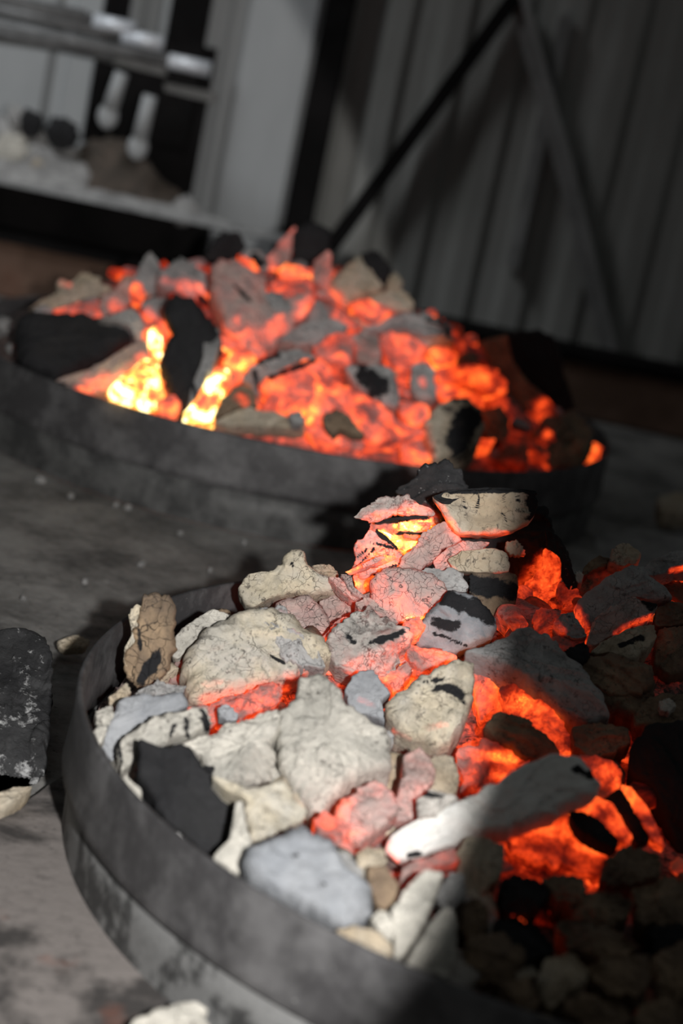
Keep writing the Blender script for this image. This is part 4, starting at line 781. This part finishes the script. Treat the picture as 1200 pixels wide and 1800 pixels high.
LOOK = {'ember': 'red glowing', 'pink': 'rosy ash-skinned', 'grey': 'grey ashy', 'brown': 'brown', 'tan': 'tan', 'black': 'black', 'white': 'white ashy', 'cream': 'cream ashy', 'speck': 'speckled'}
def fragments(c, R, zf, zb, field, count, group, label, tones, smin, smax, avoid=None):
    rnd = random.Random(31 + count); k_ = 0
    while k_ < count:
        a = rnd.random() * 2 * math.pi; r = R * math.sqrt(rnd.random())
        x, y = c.x + r * math.cos(a), c.y + r * math.sin(a)
        if y > c.y + R * .75: continue
        k_ += 1
        s = smin + (smax - smin) * rnd.random() ** 1.7
        bm = bmesh.new(); bmesh.ops.create_icosphere(bm, subdivisions=3, radius=1.)
        sd = rnd.random() * 99
        sx, sy, sz = s * (.7 + rnd.random() * .9), s * (.6 + .5 * rnd.random()), s * (.35 + .4 * rnd.random())
        cut = [Vector((rnd.gauss(0, 1), rnd.gauss(0, 1), rnd.gauss(0, 1))).normalized() for _ in range(7)]
        for v in bm.verts:
            q = v.co.normalized()
            for n_ in cut:
                t_ = q.dot(n_)
                if t_ > .62: q = q - n_ * (t_ - .62)
            q *= 1 + .14 * fbm(v.co * 2.2 + Vector((sd, 0, 0)), 3)
            v.co = Vector((q.x * sx, q.y * sy, q.z * sz))
        rot = Matrix.Rotation(rnd.random() * 6.28, 4, 'Z') @ Matrix.Rotation(rnd.gauss(0, .35), 4, 'X')
        bmesh.ops.transform(bm, matrix=rot, verts=bm.verts)
        z = max(zf(x, y) - .010 + sz * .4, zb + s)
        r2 = math.hypot(x - c.x, y - c.y)
        if r2 + s * 1.6 > R: x = c.x + (x - c.x) * (R - s * 1.6) / r2; y = c.y + (y - c.y) * (R - s * 1.6) / r2
        hv = field(x, y) * (.35 + .8 * rnd.random())
        me = bpy.data.meshes.new('charcoal_fragment'); bm.to_mesh(me); bm.free()
        at = me.attributes.new('glow', 'FLOAT', 'POINT')
        at.data.foreach_set('value', [max(0, hv + (.25 if v.co.z < 0 else 0) * min(1, hv * 2)) for v in me.vertices])
        me.attributes.new('char', 'FLOAT', 'POINT')
        tn = rnd.choice(tones(x, y, hv)); me.materials.append(K[tn]); me.polygons.foreach_set('use_smooth', [True] * len(me.polygons))
        o = bpy.data.objects.new('charcoal_fragment', me); C.objects.link(o); o.location = (x, y, z)
        look = LOOK[tn]
        tag(o, 'small ' + look + ' ' + label, 'charcoal', look + ' ' + group)
fragments(NC, NR - .010, z_near, .006, fieldN, 185, 'fragments in the near pan', 'charcoal fragment loose in the gaps of the near pan',
          lambda x, y, h: ['ember', 'ember', 'pink', 'grey'] if h > .4 else (['brown', 'brown', 'tan', 'grey', 'black'] if x > .12 else ['white', 'cream', 'grey', 'tan', 'speck', 'brown']), .006, .020)
fragments(FC, FR_ - .012, z_far, GZ + .006, fieldF, 112, 'fragments in the far pan', 'charcoal fragment loose in the gaps of the far pan',
          lambda x, y, h: ['ember', 'ember', 'pink', 'grey', 'black'] if h > .4 else ['grey', 'brown', 'tan', 'black', 'grey'], .007, .020)

# ---------------------------------------------------------------- things lying on the ground
def loose(tile, pts, tone, label, z, **kw):
    return chunk('none', tile, pts, tone, label, z=z, zf=kw.pop('zf', GZ), face=kw.pop('face', .3), **kw)
loose(U_, [(-60,1110),(0,1108),(40,1104),(82,1120),(92,1160),(86,1260),(84,1330),(70,1378),(30,1400),(-60,1440)], 'sooted', 'flat black lump dusted with white ash on the ground at the left edge', .012, T=.018, rough=.6)
loose(U_, [(-40,1410),(0,1394),(30,1384),(58,1382),(40,1402),(10,1420),(-40,1442)], 'tan', 'pale tan shard against the slab edge at the left of the photo', .008, T=.012)
loose(U_, [(228,1802),(260,1786),(300,1774),(345,1760),(368,1772),(362,1795),(380,1840),(240,1850)], 'white', 'white ash chunk on the concrete slab at the bottom edge', .016, T=.018, zf=.0005)
loose(U_, [(100,1128),(130,1118),(160,1126),(150,1140),(110,1142)], 'tan', 'tiny amber wood chip on the ground behind the near pan, left', .002, T=.006)
loose(U_, [(1150,880),(1180,868),(1215,872),(1215,905),(1160,905)], 'tan', 'small yellowish chip on the ground at the right edge, behind the near pan', .02, T=.02)
rn = random.Random(5)
def pebble(px, py, s, tone, label, group=None):
    a = [(px + s * math.cos(t_) * (.7 + rn.random() * .5), py + .6 * s * math.sin(t_) * (.7 + rn.random() * .5)) for t_ in [k_ * math.pi / 4 for k_ in range(8)]]
    return loose(U_, a, tone, label, GZ + .003, T=.004, rough=1., group=group, det=.6)
for px, py, s in ((72,842,9),(205,886,5),(226,890,6),(318,936,5),(250,990,7),(430,952,4),(42,1050,6),(545,700,5),(150,1020,5),(490,930,4),(370,1000,4),(125,870,5)):
    pebble(px, py, s, 'grey', 'pale ash crumb scattered on the bare ground between the pans', 'ash crumbs on the ground')
# grey ash spread on the ground at the far right
c_ = atZ(1130, 960, GZ)
vs, fs = [], []; n = 40
for i in range(n + 1):
    for j in range(n + 1):
        x, y = (i / n - .5) * .30, (j / n - .5) * .30
        r = math.hypot(x / .14, y / .13)
        z = max(-.003, .016 * (1 - r) + .007 * fbm(Vector((x * 30, y * 30, 2)), 3) * max(0, 1.2 - r))
        vs.append((x, y, z))
for i in range(n):
    for j in range(n): a = i * (n + 1) + j; fs.append((a, a + n + 1, a + n + 2, a + 1))
o = mesh_obj('ash_heap', vs, fs, K['grey'], attrs={}); o.location = (c_.x + .10, c_.y - .03, GZ)
tag(o, 'low heap of grey ash on the ground at the right, between the pans', 'ash')
# ash heap inside the grill station
def ashpile(px, py, y, w, h_, tone, label, name='ash_heap', seed=0):
    p = atY(px, py, y); vs, fs = [], []; n = 44
    for i in range(n + 1):
        for j in range(n + 1):
            u, v = i / n * 2 - 1, j / n * 2 - 1
            r = math.sqrt(u * u + v * v)
            z = h_ * max(0, 1 - r) * (1 + .5 * fbm(Vector((u * 2, v * 2, seed)), 3)) + .006 * fbm(Vector((u * 6, v * 6, seed + 3)), 2) * (1 - min(1, r))
            vs.append((u * w, v * .045, max(z, -.001)))
    for i in range(n):
        for j in range(n): a = i * (n + 1) + j; fs.append((a, a + n + 1, a + n + 2, a + 1))
    o = mesh_obj(name, vs, fs, K[tone], attrs={}); o.location = p; return tag(o, label, 'ash')
heap_ = ashpile(40, 318, YG - .01, .15, .085, 'grey', 'grey heap of ash and burnt lumps on the grill station at upper left', seed=1)
p1_ = ashpile(190, 342, YG + .0, .12, .075, 'soil', 'brownish ash slope on the grill station, beside the grey heap', seed=5)
p2_ = ashpile(225, 362, YG - .035, .26, .014, 'grey', 'low pale ash ridge along the front of the grill station', seed=8)
as_part(p1_, heap_, 'ash_slope'); p1_['label'] = 'brownish ash slope'
as_part(p2_, heap_, 'ash_ridge'); del p2_['label']
for px, py, s_, tn, lb in ((22, 262, 34, 'white', 'pale round lump at the left edge in the grill station ash'), (55, 215, 26, 'black', 'black burnt lump on the grill station ash, upper left'),
                          (110, 235, 30, 'black', 'second black burnt lump, between the pale lump and the scrapers'), (30, 205, 20, 'grey', 'small grey lump above the pale round one, upper left'), (325, 372, 26, 'grey', 'grey ash lump at the right end of the grill station'), (75, 290, 22, 'tan', 'small rusty-brown lump low in the grill station ash')):
    a = [(px + s_ * math.cos(t_) * (.8 + rn.random() * .4), py + s_ * math.sin(t_) * (.8 + rn.random() * .4)) for t_ in [k_ * math.pi / 4.5 for k_ in range(9)]]
    chunk('none', U_, a, tn, lb, Y=YG - .03, face=.9, T=.03, bev=1., zf=.02, det=.5)
